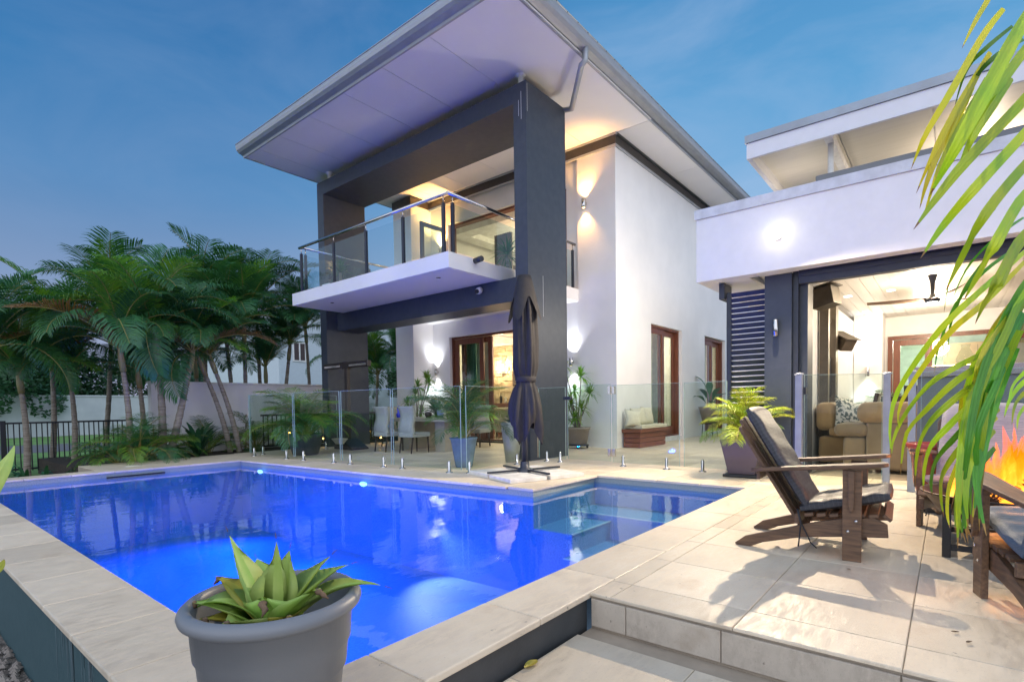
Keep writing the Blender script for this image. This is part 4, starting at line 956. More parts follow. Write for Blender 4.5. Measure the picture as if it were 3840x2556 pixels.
# ================================================================== BENCH
bn = thing('timber_bench', 'red stained slatted timber bench against the white side wall', 'bench', (10.28, 4.87, 0))
for k in range(3): MB().box((-.60, -.20, .005+k*.098), (.60, .16, .093+k*.098)).build('board', M['merbau'], bn, .002)
MB().box((-.575, -.18, .0), (.575, .15, .30)).build('carcass', M['char2'], bn)
MB().box((-.66, -.24, .302), (.66, .17, .37)).build('top_board', M['merbau'], bn, .003)
sc = MB(); 
mt = MB(); nx, ny = 40, 12
for sgn, zc in ((1, .44), (-1, .375)):
    vs = [((i/nx*2-1)*(.60+.012*math.sin(j*3.1)), (j/ny*2-1)*.20, zc+(.012*math.sin(i*1.3)*math.sin(j*1.6) if sgn > 0 else 0)) for j in range(ny+1) for i in range(nx+1)]
    mt.add(vs, [(j*(nx+1)+i, j*(nx+1)+i+1, (j+1)*(nx+1)+i+1, (j+1)*(nx+1)+i) for j in range(ny) for i in range(nx)], True)
n0 = (nx+1)*(ny+1); ring = [(i, 0) for i in range(nx)]+[(nx, j) for j in range(ny)]+[(i, ny) for i in range(nx, 0, -1)]+[(0, j) for j in range(ny, 0, -1)]
for k in range(len(ring)):
    a, b = ring[k], ring[(k+1) % len(ring)]; A_, B_ = a[1]*(nx+1)+a[0], b[1]*(nx+1)+b[0]; mt.f.append((A_, B_, B_+n0, A_+n0)); mt.sm.append(False)
o = mt.build('bench_mattress', M['linen'], None, .006); o.location = (10.35, 4.86, 0); tag(o, 'cream tufted mattress lying on the red timber bench', 'cushion')
def pillow(name, loc, s, rot, m_, label, cat='cushion', group=None, th=.16):
    mb = MB(); n = 12
    for sg in (1, -1):
        vs = []
        for j in range(n+1):
            for i in range(n+1):
                u, v = i/n*2-1, j/n*2-1; e = max(0, (1-u*u))*max(0, (1-v*v))
                k = 1-.10*(1-abs(u)**2)*abs(v)**2; k2 = 1-.10*(1-abs(v)**2)*abs(u)**2
                vs.append((u*s/2*k2, sg*th/2*e**.45, v*s/2*k))
        mb.add(vs, [(j*(n+1)+i, j*(n+1)+i+1, (j+1)*(n+1)+i+1, (j+1)*(n+1)+i) for j in range(n) for i in range(n)], True)
    o = mb.build(name, m_, None); o.location = loc; o.rotation_euler = rot
    bm = bmesh.new(); bm.from_mesh(o.data); bmesh.ops.remove_doubles(bm, verts=bm.verts, dist=1e-4); bmesh.ops.recalc_face_normals(bm, faces=bm.faces); bm.to_mesh(o.data); bm.free()
    return tag(o, label, cat, group)
G2 = 'cream cushions on the bench'
pillow('cushion', (9.76, 4.86, .58), .36, (R(-10), R(4), R(-38)), M['linen'], 'cream cushion at the near end of the timber bench', group=G2)
pillow('cushion', (10.14, 4.93, .61), .38, (R(-14), R(-3), R(-20)), M['linen'], 'cream cushion in the middle of the bench row', group=G2)
pillow('cushion', (10.58, 4.95, .62), .38, (R(-14), R(3), R(-8)), M['linen'], 'cream cushion at the far end of the row beside the glass door', group=G2)

# ================================================================== SOFAS AND ROOM THINGS IN THE PAVILION
sf = thing('sofa', 'olive brown suede sofa with its back to the glass fence', 'sofa', (7.95, .27, 0))
sf.rotation_euler = (0, 0, 0)
MB().box((-.25, -1.7, .05), (-.10, .50, .62)).build('back_panel', M['brown_fab2'], sf, .03, 3)
MB().box((-.30, -1.7, .60), (.12, .60, .86)).build('back_cushion', M['brown_fab'], sf, .11, 5)
MB().box((-.10, -1.7, .05), (.65, .46, .42)).build('base', M['brown_fab2'], sf, .03, 3)
MB().box((-.24, .50, .05), (.60, .74, .44)).build('armrest', M['brown_fab2'], sf, .05, 4)
MB().box((-.28, .47, .44), (.62, .84, .60)).build('armrest_pad', M['brown_fab2'], sf, .075, 5)
s2 = thing('sofa', 'tan suede corner sofa against the white wall of the outdoor room', 'sofa', (8.9, .95, 0))
MB().box((-.62, -.10, .05), (.9, .42, .40)).build('base', M['brown_fab'], s2, .04, 3); MB().box((-.66, -.12, .40), (.9, .30, .52)).build('seat_cushion', M['brown_fab'], s2, .05, 4)
MB().box((-.62, .22, .48), (.9, .46, .86)).build('back_cushion', M['brown_fab'], s2, .08, 4)
M['pat1'] = mat('scroll_fabric', (.62, .60, .54), (.10, .13, .13), rough=.8, ns=26, lo=.49, hi=.52, space='Object')
M['pat2'] = mat('script_fabric', (.62, .58, .55), (.10, .09, .09), rough=.8, ns=30, lo=.52, hi=.55, space='Object', stretch=(1, 1, 3))
pillow('cushion', (8.38, 1.02, .68), .42, (R(-20), R(14), R(-50)), M['pat1'], 'white cushion with dark scroll pattern leaning on the tan sofa', th=.18)
pillow('cushion', (8.86, .98, .67), .34, (R(-24), R(-18), R(-70)), M['pat2'], 'small cushion printed with dark script on the tan sofa', th=.16)
pillow('cushion', (8.95, 1.16, .76), .36, (R(-10), R(10), R(-30)), M['pat1'], 'dark floral cushion behind the script cushion', th=.14)
# radiant heaters
def radheater(label, loc, rz, s=1, tilt=35, mm='black'):
    t = thing('radiant_heater', label, 'heater', loc, rz, 'radiant heaters on the pavilion wall')
    rm = Matrix.Rotation(R(tilt), 3, 'Y')
    def tr(mb): mb.v = [tuple((rm @ Vector(v))*s) for v in mb.v]; return mb
    tr(MB().prism([(-.20, -.11), (.06, -.13), (.16, -.06), (.20, .06), (.16, .13), (-.20, .13)], 1, -.16, .16)).build('body', M['heaterm'], t, .006)
    tr(MB().box((-.24, -.20, .15), (.20, .20, .16)).box((.17, -.20, .10), (.21, .20, .16))).build('deflector', M['heaterm'], t)
    gm = MB()
    for i in range(7):
        for j in range(6): gm.box((-.14+i*.038, -.1635, -.08+j*.034), (-.118+i*.038, -.1605, -.06+j*.034))
    stuff(tr(gm).build('vent_holes', M['black'], t))
    MB().tube([(.12*s, 0, 0), (.30*s, 0, .02)], .025*s, 8).build('bracket', M['heaterm'], t); return t
radheater('large black radiant heater close behind the charcoal column', tuple(PX(8.05, 1888, 690)), R(80), .95, 10)
radheater('middle radiant heater on the pavilion wall, between two others', tuple(PX(9.3, 1888, 750)), R(100), .7, 50)
radheater('farthest radiant heater on a bracket above the dartboard', tuple(PX(9.6, 1935, 787)), R(60), .75, -30)
db = thing('dartboard', 'round dartboard in a black surround on the white wall', 'dartboard', (9.5, 1.40, 1.23))
MB().lathe([(0, .03), (.38, .03), (.40, .015), (.40, 0), (0, 0)], (0, 0, 0), 40).build('surround', M['black'], db, rot=(R(90), 0, 0))
ib = MB().lathe([(0, .045), (.20, .045), (.21, .03)], (0, 0, 0), 40).build('board', mat('dart_face', (.55, .50, .40), rough=.8), db, rot=(R(90), 0, 0))
for k in range(20):
    a0, a1 = k*math.pi/10, (k+1)*math.pi/10
    for (ra, rb, mm) in ((.06, .11, 0), (.118, .165, 0), (.11, .118, 1), (.165, .172, 1)):
        if mm == 0 and k % 2: continue
        m_ = M['black'] if mm == 0 else (M['flowerpot'] if k % 2 else M['shrub'])
        MB().add([(r_*math.cos(a), -.047, r_*math.sin(a)) for (r_, a) in ((ra, a0), (rb, a0), (rb, a1), (ra, a1))], [(0, 1, 2, 3)]).build('segment', m_, db)
# ceiling fan
p = PZ(2.17, 2145, 690)
cf = thing('ceiling_fan', 'three bladed timber ceiling fan hanging from the boarded ceiling', 'fan', tuple(p))
MB().lathe([(.055, .32), (.05, .30), (.028, .22), (.026, .08), (.06, .03), (.09, .0), (.07, -.03), (0, -.035)], (0, 0, 0), 20).build('motor', M['steel_dark'], cf)
MB().lathe([(0, -.045), (.05, -.04), (.06, -.03)], (0, 0, 0), 16).build('light', M['lampw'], cf)
for k in range(3):
    mb = MB(); vs = []
    for i in range(9):
        t = i/8; r_ = .06+.66*t; wd = .045+.035*math.sin(t*math.pi)*(1-t*.3)-.03*t; z = .015+.03*t*t
        vs += [(r_, -wd, z-.012), (r_, wd, z+.012), (r_, wd, z+.020), (r_, -wd, z-.004)]
    mb.add(vs, [(i*4+q, i*4+(q+1) % 4, (i+1)*4+(q+1) % 4, (i+1)*4+q) for i in range(8) for q in range(4)]+[(0, 1, 2, 3), (32, 33, 34, 35)], True)
    mb.build('blade', M['fan'], cf, rot=(0, 0, R(205+k*120)))
light('fan_lamp', 'POINT', (p[0], p[1], 2.08), 20, (1, .9, .75), .06)
wall_lamp((12.2, 1.20, 1.42), (-1, 0, 0), 'steel wall light on the white return wall in the outdoor room', WC, 28, M['lampw'])
# dining table inside with striped chairs
it = thing('inside_table', 'brown timber table inside the pavilion', 'table', (11.1, .25, 0)); MB().box((-.6, -1.0, .68), (.6, .72, .74)).build('tabletop', M['merbau'], it, .004)
for x in (-.5, .5):
    for y in (-.9, .62): MB().box((x-.04, y-.04, 0), (x+.04, y+.04, .68)).build('leg', M['merbau'], it)
for i, (yy, lb) in enumerate(((.98, 'left'), (.86, 'middle'), (.76, 'right'))):
    ci = thing('striped_chair', f'dark chair with striped back behind the sofa, {lb} of the three', 'chair', (11.0+i*.5, yy, 0), 0, 'striped chairs in the pavilion')
    MB().box((-.22, -.03, .42), (.22, .03, 1.0), Matrix.Rotation(R(10), 3, 'X')).build('backrest', M['legw'], ci, .01)
    for k in range(3): MB().box((-.20+k*.14, -.04, .50), (-.10+k*.14, -.034, .96), Matrix.Rotation(R(10), 3, 'X')).build('stripe', M['chairfab'], ci)
    MB().box((-.22, -.45, .40), (.22, -.02, .46)).build('seat', M['legw'], ci, .01)
    for x in (-.19, .19):
        for y in (-.42, -.05): MB().box((x-.02, y-.02, 0), (x+.02, y+.02, .40)).build('leg', M['legw'], ci)
pb = thing('planter_box', 'dark timber planter box on the inside table', 'planter', (10.7, .55, .74)); MB().box((-.2, -.32, 0), (.2, .30, .20)).build('box', M['legw'], pb, .004)
md = thing('black_box', 'small black speaker box standing on the planter box', 'speaker', (10.75, .42, .94)); MB().box((-.1, -.16, 0), (.1, .14, .17)).build('cabinet', M['black'], md, .01); MB().lathe([(0, 0), (.05, .0), (.055, .01)], (0, 0, 0), 14).build('cone', M['steel_dark'], md, loc=(-.102, -.02, .08), rot=(0, R(-90), 0))
# pendant lights inside
pd = thing('pendant_light', 'glowing round ribbed pendant light seen through the back doors', 'pendant light', tuple(PX(14.2, 2160, 800)))
for k in range(10):
    a = k*math.pi/10; MB().tube([(.17*math.cos(t)*math.cos(a), .17*math.cos(t)*math.sin(a), .17*math.sin(t)) for t in [q*.5236 for q in range(13)]], .004, 4, False).build('rib', M['lampo'], pd)
MB().lathe([(0, -.05), (.05, -.02), (.05, .03), (0, .06)], (0, 0, 0), 12).build('bulb', M['lampw'], pd); MB().tube([(0, 0, .17), (0, 0, .5)], .004, 6).build('cord', M['black'], pd)
lb_ = thing('linear_light', 'glowing horizontal tube light seen through the back doors', 'pendant light', tuple(PX(14.4, 2190, 845)))
MB().tube([(0, -.5, .04), (0, .45, .04)], .018, 8).build('tube', M['lampo'], lb_); MB().tube([(0, -.5, -.04), (0, .45, -.04)], .018, 8).build('tube', M['lampo'], lb_)
for y in (-.4, .35): MB().tube([(0, y, .05), (0, y, .45)], .003, 4).build('cord', M['black'], lb_)
# bbq counter
bc = thing('outdoor_kitchen_counter', 'dark panelled outdoor kitchen counter with pinkish speckled stone top', 'counter', (6.75, -1.2, 0))
MB().box((-.16, -2.5, 0), (.55, 1.44, 1.10)).build('cabinet', M['bbq'], bc, .004); MB().box((-.20, -2.5, 1.102), (.6, 1.47, 1.20)).build('benchtop', M['benchtop'], bc, .004)
MB().box((-.175, -2.5, .05), (-.162, -.1+.45, 1.05)).build('door_panel', M['black'], bc)
gv = thing('glass_vase', 'clear glass bottle vase standing on the counter top', 'vase', (6.8, -.12, 1.203)); MB().lathe([(.0, 0), (.06, 0), (.075, .07), (.05, .13), (.03, .17), (.04, .21)], (0, 0, 0), 18).build('body', M['glass_door'], gv)
rp2 = thing('red_pot', 'red glazed pot beside the grey post behind the fire', 'pot', (5.35, .10, .12)); MB().lathe([(0, 0), (.08, 0), (.115, .10), (.13, .30), (.15, .37), (.165, .38), (.165, .42), (.14, .42), (.12, .3), (0, .28)], (0, 0, 0), 24).build('body', M['flowerpot'], rp2)
o = box('pot_plinth', (5.26, .01, 0), (5.44, .19, .119), M['black'], None, .004); tag(o, 'black block under the red glazed pot', 'plinth')

# ================================================================== PLANTS
def frond(L=1.4, a0=70, bend=95, nl=46, ll=.42, wd=.016, seed=0, petiole=.18, droop=.5, vee=35, m_='palm', curl=0, name='frond'):
    """feather frond mesh, base at origin, arching towards +x"""
    r_ = random.Random(seed); mb = MB(); pts = []; p = Vector((0, 0, 0)); n = 14; dirs = []
    for i in range(n+1):
        t = i/n; a = R(a0-bend*t**1.35); d = Vector((math.cos(a), curl*t, math.sin(a))).normalized(); pts.append(p.copy()); dirs.append(d); p = p+d*(L/n)
    mb.tube(pts, [.011*(L/1.4)*(1-.85*i/n)+.0015 for i in range(n+1)], 5, False); nf0 = len(mb.f)
    for i in range(nl):
        t = petiole+(1-petiole)*(i+.5)/nl; f = t*n; k = min(int(f), n-1); c = pts[k].lerp(pts[k+1], f-k); d = dirs[k].lerp(dirs[k+1], f-k).normalized()
        side0 = Vector((0, 1, 0)); side0 = (side0-d*side0.dot(d)).normalized(); up = side0.cross(d)*-1
        if up.z < 0: up = -up
        ln = ll*(math.sin(math.pi*(.12+.80*(t-petiole)/(1-petiole)))**.7)*r_.uniform(.85, 1.1)
        for sg in (1, -1):
            fwd = .45+.55*t+r_.uniform(-.08, .08); v = math.tan(R(vee))*r_.uniform(.6, 1.3)
            dd = (side0*sg+d*fwd+up*v*.5).normalized()
            e1 = c+dd*ln*.5; e2 = e1+(dd+Vector((0, 0, -droop*r_.uniform(.6, 1.3)))).normalized()*ln*.32; e3 = e2+(dd+Vector((0, 0, -droop*2.6))).normalized()*ln*.22
            wv = d.cross(dd).cross(dd).normalized()*wd*.5
            if wv.length < 1e-6: continue
            w_ = wd/.016
            mb.add([c-wv*.35, c+wv*.35, e1+wv, e1-wv, e2+wv*.75, e2-wv*.75, e3], [(0, 1, 2, 3), (3, 2, 4, 5), (5, 4, 6)])
    me = bpy.data.meshes.new(name); me.from_pydata(mb.v, [], mb.f); me.materials.append(M[m_]); me.materials.append(M['stem'])
    for i, p_ in enumerate(me.polygons):
        p_.material_index = 1 if i < nf0 else 0
        p_.use_smooth = i < nf0
    return me
FM = {}
for k, (mt_, n_) in {'g': ('palm', 6), 'b': ('palm2', 4), 'y': ('palmY', 4), 'd': ('palm_dead', 2)}.items():
    FM[k] = [frond(1.75, 86-4*i, 62+13*i, 66, .50, .019, 10+i, .14, .22+.10*i, 36, mt_, (.35 if i % 2 else -.3)) for i in range(n_)]
FS = {}
for k, mt_ in (('g', 'palm'), ('b', 'palm2'), ('y', 'palmY')):
    FS[k] = [frond(.68, 84-5*i, 78+16*i, 30, .20, .0075, 30+i, .28, .45, 34, mt_, (.35 if i % 2 else -.2)) for i in range(4)]
def put_frond(me, parent, z, az, tilt, s, org=(0, 0)):
    mt_ = Matrix.Translation((org[0], org[1], z)) @ Matrix.Rotation(az, 4, 'Z') @ Matrix.Rotation(tilt, 4, 'Y') @ Matrix.Scale(s, 4)
    return inst(me, 'frond', parent, mt_)
def palm(bx, by, bz, top, L=1.5, nf=11, seed=0, label='', kinds='ggggb', rad=.055, dead=0, lean=0):
    r_ = random.Random(seed); t = thing('palm_tree', label, 'palm tree', (bx, by, bz), 0, 'areca palms in the garden bed')
    T = Vector(top)-Vector((bx, by, bz)); pts = []; rr = []; n = 22
    for i in range(n+1):
        u = i/n; b = math.sin(u*math.pi)*.06*r_.choice((1, 1)); pts.append((T.x*u**1.15+b*.5, T.y*u**1.15, T.z*u)); rr.append(rad*(1.15-.4*u)*(1.07 if i % 2 else .97))
    MB().tube(pts, rr, 9).build('trunk', M['bark'], t)
    e = Vector(pts[-1]); d = (e-Vector(pts[-4])).normalized()
    MB().tube([e, e+d*.18, e+d*.38, e+d*.55], [rad*.95, rad*1.05, rad*.75, rad*.25], 9).build('crownshaft', M['shaft'], t)
    z0 = e+d*.38
    for i in range(nf):
        az = i*2.399+r_.uniform(-.3, .3)+seed; k = r_.choice(kinds)
        tl = 1.12*(1-(i/nf))**1.9+r_.uniform(-.18, .18)
        if dead and i < dead: k = 'd'; tl = 1.0
        put_frond(r_.choice(FM[k]), t, z0.z, az, tl-.22, L/1.5*r_.uniform(.85, 1.12), (z0.x, z0.y))
    return t
PL = [ # base px, y, top px, frond len, fronds, label
 ((300, 1060), 11.1, (284, 800), 1.35, 11, 'areca palm with an orange pink crownshaft nearest the black fence'),
 ((374, 1052), 11.3, (362, 725), 1.45, 12, 'upright ringed palm left of the leaning palm by the paving'),
 ((389, 1052), 11.2, (434, 800), 1.2, 9, 'palm with a pale trunk leaning right in front of the white garden wall'),
 ((530, 1036), 11.8, (474, 810), 1.3, 9, 'thin palm leaning left at the pool corner'),
 ((551, 1036), 11.7, (497, 770), 1.35, 9, 'thin palm leaning left just right of its twin at the pool corner'),
 ((540, 1015), 13.0, (520, 690), 1.5, 11, 'straight ringed palm behind the two leaning twins'),
 ((562, 1022), 12.6, (562, 700), 1.5, 11, 'palm with a yellowish crownshaft in the middle of the clump by the column'),
 ((640, 1015), 12.9, (664, 740), 1.35, 10, 'palm with an orange brown sheath nearest the charcoal column'),
 ((600, 1012), 14.0, (590, 650), 1.55, 12, 'tallest palm rising behind the clump beside the balcony'),
 ((470, 1010), 14.0, (470, 660), 1.6, 12, 'tall palm behind the white garden wall, centre of the grove'),
 ((240, 1035), 14.5, (255, 690), 1.7, 12, 'tall palm at the left shoulder of the grove'),
 ((120, 1040), 14.0, (120, 765), 1.6, 11, 'palm with spreading fronds over the low rendered wall'),
 ((-30, 1060), 12.0, (-20, 770), 1.45, 11, 'palm with drooping brown fronds at the left edge'),
 ((715, 1000), 14.0, (705, 700), 1.4, 10, 'palm partly hidden behind the left charcoal column'),
 ((860, 1000), 14.2, (868, 835), 1.4, 11, 'palm seen through the portal frame right of the heater stand'),
 ((925, 1000), 13.8, (922, 800), 1.35, 11, 'palm seen through the portal frame beside the white wing wall'),
 ((810, 1000), 16.5, (800, 800), 1.6, 10, 'dark palm farthest back, seen behind the left column'),
 ((170, 1045), 13.2, (165, 840), 1.25, 10, 'short palm whose fronds hang over the low wall behind the picket fence'),
 ((330, 1045), 12.4, (322, 838), 1.2, 10, 'short palm filling the gap between the front trunks'),
 ((455, 1035), 13.5, (452, 815), 1.3, 10, 'short palm behind the leaning pale trunk'),
 ((610, 1020), 13.3, (612, 825), 1.25, 10, 'short palm in the clump at the foot of the tallest palm'),
 ((60, 1050), 12.6, (50, 850), 1.2, 10, 'short dark palm near the thick end post of the fence'),
]
for i, (b, y, tp, L_, nf, lb) in enumerate(PL):
    P0 = PY(y, *b); z0 = -.3 if (P0[0] < 2.2) else (-.05 if y < 13 else -.2)
    TP = PY(y, tp[0], tp[1]+(88 if tp[1] < 780 else 55))
    palm(P0[0], y, z0, TP, L_*1.0, nf+7, i+1, lb, 'ggggggb' if i not in (1, 2) else 'gggb', .062 if i in (1, 2) else .05, dead=(2 if i in (0, 2, 12) else 0))
# understorey clumps of young palms
def clump(loc, s, n, seed, label, kinds='gb', name='young_palm', group=None, cat='palm', spread=.05, tmax=1.0):
    r_ = random.Random(seed); t = thing(name, label, cat, loc, 0, group)
    for i in range(n):
        k = r_.choice(kinds); me = r_.choice(FS[k]); a = i*2.399+r_.uniform(-.3, .3)
        put_frond(me, t, 0, a, r_.uniform(-.25, tmax-.35), s*r_.uniform(.75, 1.1), (r_.uniform(-spread, spread), r_.uniform(-spread, spread)))
    return t
for i, (u, v, y, s, n, lb) in enumerate([(318, 1062, 10.95, 1.25, 26, 'bushy young palm at the foot of the palms by the skimmer paving'), (355, 1052, 11.5, 1.2, 20, 'young palm sprouting between the two front trunks'), (270, 1070, 11.0, .9, 18, 'low young palm spilling over the edge of the block by the fence'), (480, 1040, 12.2, 1.1, 16, 'dark feathery young palm in front of the white garden wall'), (588, 1030, 12.0, 1.2, 18, 'young palm at the foot of the clump beside the glass fence'), (850, 1005, 12.6, 1.5, 18, 'dark young palm behind the fairy lights by the dining chairs'), (905, 1000, 12.2, 1.3, 16, 'dark young palm near the white wing wall'), (770, 1010, 13.0, 1.4, 14, 'dark young palm behind the heater stand')]):
    p = PY(y, u, v); clump((p[0], y, -.06 if p[0] > 2.2 else -.25), s*1.25, n, 50+i, lb, 'ggb', group='young palms in the bed')
def blades(name, loc, n, L, wd, seed, label, m_, cat, el=(20, 80), bend=60, group=None, build=True):
    r_ = random.Random(seed); t = thing(name, label, cat, loc, 0, group) if build else loc
    for i in range(n):
        a = i*2.399+r_.uniform(-.4, .4); e = R(r_.uniform(*el)); Ln = L*r_.uniform(.7, 1.1); p = Vector((0, 0, 0)); vs = []; s = 6
        for k in range(s+1):
            u = k/s; ee = e-R(bend)*u*u*r_.uniform(.9, 1.1); d = Vector((math.cos(ee)*math.cos(a), math.cos(ee)*math.sin(a), math.sin(ee))); sd = Vector((-math.sin(a), math.cos(a), 0)); w_ = wd*math.sin(math.pi*(.10+.86*u))**.8
            vs += [p-sd*w_+Vector((0, 0, w_*.35)), p.copy(), p+sd*w_+Vector((0, 0, w_*.35))]; p = p+d*(Ln/s)
        MB().add(vs, [(3*k+q, 3*k+q+1, 3*k+q+4, 3*k+q+3) for k in range(s) for q in (0, 1)], True).build('leaf', m_, t)
    return t
p = PY(11.3, 455, 1052); blades('cordyline', (p[0], 11.3, -.05), 22, .75, .055, 1, 'dark broad-leaved plant in front of the white garden wall', M['shrub'], 'plant', (35, 85), 55)
for i, (u, v, y) in enumerate([(20, 1085, 10.6), (60, 1078, 11.2), (105, 1080, 10.7), (140, 1068, 11.3), (0, 1075, 11.4)]):
    p = PY(y, u, v); blades('agapanthus', (p[0], y, -.30), 20, .46, .028, 60+i, ['strappy green plant low at the left edge', 'strappy green plant behind the first at the left fence', 'strappy green plant in the middle of the row under the fence', 'strappy green plant nearest the paving block', 'strappy green plant at the far left behind the coping'][i], M['shrub'], 'plant', (15, 75), 70, 'strappy plants under the black fence')
# frangipani with rosettes of large leaves
fr_ = thing('frangipani', 'frangipani with rosettes of large leaves beside the left column', 'tree', tuple(PY(13.2, 690, 1000)))
for (dx, dz, s0) in ((0.25, .95, 1), (-.05, .80, .8), (.1, 1.05, .9), (-.35, .72, .7), (.45, .78, .7)):
    MB().tube([(0, 0, 0), (dx*.6, 0, dz*.5), (dx, 0, dz)], [.03, .025, .018], 7).build('branch', M['bark'], fr_)
    for k in range(11):
        a = k*2.399; e = R(10+25*(k % 3)); L_ = .30*s0; vs = []; pz = Vector((dx, 0, dz))
        for q in range(6):
            u = q/5; d = Vector((math.cos(e-u*.5)*math.cos(a), math.cos(e-u*.5)*math.sin(a), math.sin(e-u*.5))); sd = Vector((-math.sin(a), math.cos(a), 0))*(.05*s0*math.sin(math.pi*(.06+.88*u)))
            vs += [pz-sd, pz+sd]; pz = pz+d*L_/5
        MB().add(vs, [(2*q, 2*q+1, 2*q+3, 2*q+2) for q in range(5)], True).build('leaf', M['palm'], fr_)

# ---- pots
def potth(name, label, loc, prof, m_, n=32, soil=None, rz=0, cat='potted plant'):
    t = thing(name, label, cat, loc, rz); MB().lathe(prof, (0, 0, 0), n).build('pot', m_, t)
    if soil: MB().lathe([(0, soil[1]+.01), (soil[0], soil[1])], (0, 0, 0), 20).build('soil', M['soil'], t)
    return t
# round pot palm in front of table
t = potth('potted_palm', 'feathery palm in a round blue grey pot inside the glass fence', (5.52, 5.42, .0), [(.0, 0), (.115, 0), (.125, .02), (.19, .40), (.205, .415), (.205, .43), (.185, .43), (.17, .36), (0, .36)], M['pot_blue'], soil=(.17, .37))
r_ = random.Random(5)
for i in range(30): put_frond(r_.choice(FS['g'] if i % 3 else FS['b']), t, .37, i*2.399, r_.uniform(-.45, .35), 1.5*r_.uniform(.6, 1.1), (r_.uniform(-.05, .05), r_.uniform(-.05, .05)))
# dark pot palm at left
t = potth('potted_palm', 'bushy bright green palm in a dark slate bowl at the pool corner', (5.35, 9.45, 0), [(0, 0), (.22, 0), (.235, .02), (.33, .36), (.34, .38), (.33, .40), (.30, .38), (0, .34)], M['pot_dark'], soil=(.30, .35))
for i in range(60): put_frond(r_.choice(FS['b'] if i % 3 else FS['g']), t, .34, i*2.399, r_.uniform(-.35, .6), 1.75*r_.uniform(.6, 1.1), (r_.uniform(-.1, .1), r_.uniform(-.1, .1)))
# square pot palm by the screen
t = thing('potted_palm', 'yellow green palm in a square mauve pot in front of the slatted screen', 'potted palm', (6.68, 1.88, 0), R(2))
mb = MB(); a_, b_ = .15, .225
mb.add([(-a_, -a_, .035), (a_, -a_, .035), (a_, a_, .035), (-a_, a_, .035), (-b_, -b_, .44), (b_, -b_, .44), (b_, b_, .44), (-b_, b_, .44), (-b_+.03, -b_+.03, .44), (b_-.03, -b_+.03, .44), (b_-.03, b_-.03, .44), (-b_+.03, b_-.03, .44), (-b_+.04, -b_+.04, .38), (b_-.04, -b_+.04, .38), (b_-.04, b_-.04, .38), (-b_+.04, b_-.04, .38)],
       [(0, 3, 2, 1), (0, 1, 5, 4), (1, 2, 6, 5), (2, 3, 7, 6), (3, 0, 4, 7), (4, 5, 9, 8), (5, 6, 10, 9), (6, 7, 11, 10), (7, 4, 8, 11), (8, 9, 13, 12), (9, 10, 14, 13), (10, 11, 15, 14), (11, 8, 12, 15), (12, 13, 14, 15)])
mb.build('pot', M['pot_purple'], t, .004); MB().box((-.20, -.20, .0), (.20, .20, .034)).build('saucer', M['black'], t, .008); MB().box((-.18, -.18, .34), (.18, .18, .384)).build('soil', M['soil'], t)
for i in range(40): put_frond(r_.choice(FS['y'] if i % 4 else FS['b']), t, .38, i*2.399, r_.uniform(-.35, .55), 1.05*r_.uniform(.55, 1.15), (r_.uniform(-.06, .06), r_.uniform(-.06, .06)))
put_frond(FM['y'][2], t, .38, R(-88), .05, .40); put_frond(FM['y'][1], t, .38, R(-60), -.05, .33); put_frond(FM['y'][1], t, .38, R(105), -.15, .38); put_frond(FM['y'][3], t, .38, R(130), .0, .34)
# tall white tapered planter half hidden by the umbrella
t = potth('tall_planter', 'tall pale tapered planter behind the umbrella with small leaves', (6.40, 5.24, 0), [(0, 0), (.10, 0), (.17, .60), (.17, .62), (.15, .62), (0, .58)], M['pot_white'], 4, soil=(.13, .58), rz=R(45)); blades(None, t, 9, .22, .03, 4, '', M['shrub'], '', (30, 80), 60, build=False)
for c in t.children:
    if c.name.startswith('leaf'): c.location = (0, 0, .58)
# dracaena in a taupe pot on a wheeled stand
def rosette(parent, c, n, L, wd, m_, seed, name='leaf_rosette'):
    r_ = random.Random(seed); mb = MB()
    for i in range(n):
        a = i*2.399; e = R(r_.uniform(-35, 85)); d = Vector((math.cos(e)*math.cos(a), math.cos(e)*math.sin(a), math.sin(e))); sd = d.cross(Vector((0, 0, 1)));
        if sd.length < .05: sd = Vector((1, 0, 0))
        sd = sd.normalized()*wd; Ln = L*r_.uniform(.75, 1.1); p = Vector(c); q1 = p+d*Ln*.5; q2 = p+d*Ln+Vector((0, 0, -Ln*.28))
        mb.add([p-sd*.6, p+sd*.6, q1+sd, q1-sd, q2], [(0, 1, 2, 3), (3, 2, 4)])
    return mb.build(name, m_, parent)
def dracaena(label, loc, heads, prof, m_, soil, stand=True):
    t = potth('potted_dracaena', label, loc, prof, m_, soil=soil)
    for i, (x, y, z, L) in enumerate(heads):
        MB().tube([(x*.12, y*.12, soil[1]), (x*.35, y*.3, soil[1]+(z-soil[1])*.35), (x*.75+.02, y*.7, soil[1]+(z-soil[1])*.72), (x, y, z)], [.017, .014, .011, .009], 7).build('stem', M['bark'], t)
        rosette(t, (x, y, z), 60, L*1.1, .0105, M['palm2'], i)
    return t
t = dracaena('spiky dracaena with bare stems in a taupe pot on a wheeled stand', (9.12, 5.76, .0), [(-.05, .27, 1.66, .27), (0, -.09, 1.43, .30), (-.05, .28, 1.37, .27), (.05, -.26, 1.08, .30), (-.1, .09, .87, .29), (.0, .3, .65, .27), (-.1, -.16, .79, .28), (0, .35, 1.07, .27), (.1, .12, 1.15, .27), (-.1, 0, .62, .25)],
  [(0, .08), (.17, .08), (.19, .10), (.235, .37), (.26, .385), (.26, .42), (.23, .42), (.22, .36), (0, .36)], M['pot_taupe'], (.22, .37))
MB().lathe([(0, .05), (.22, .05), (.225, .075), (0, .08)], (0, 0, 0), 24).build('saucer', M['black'], t)
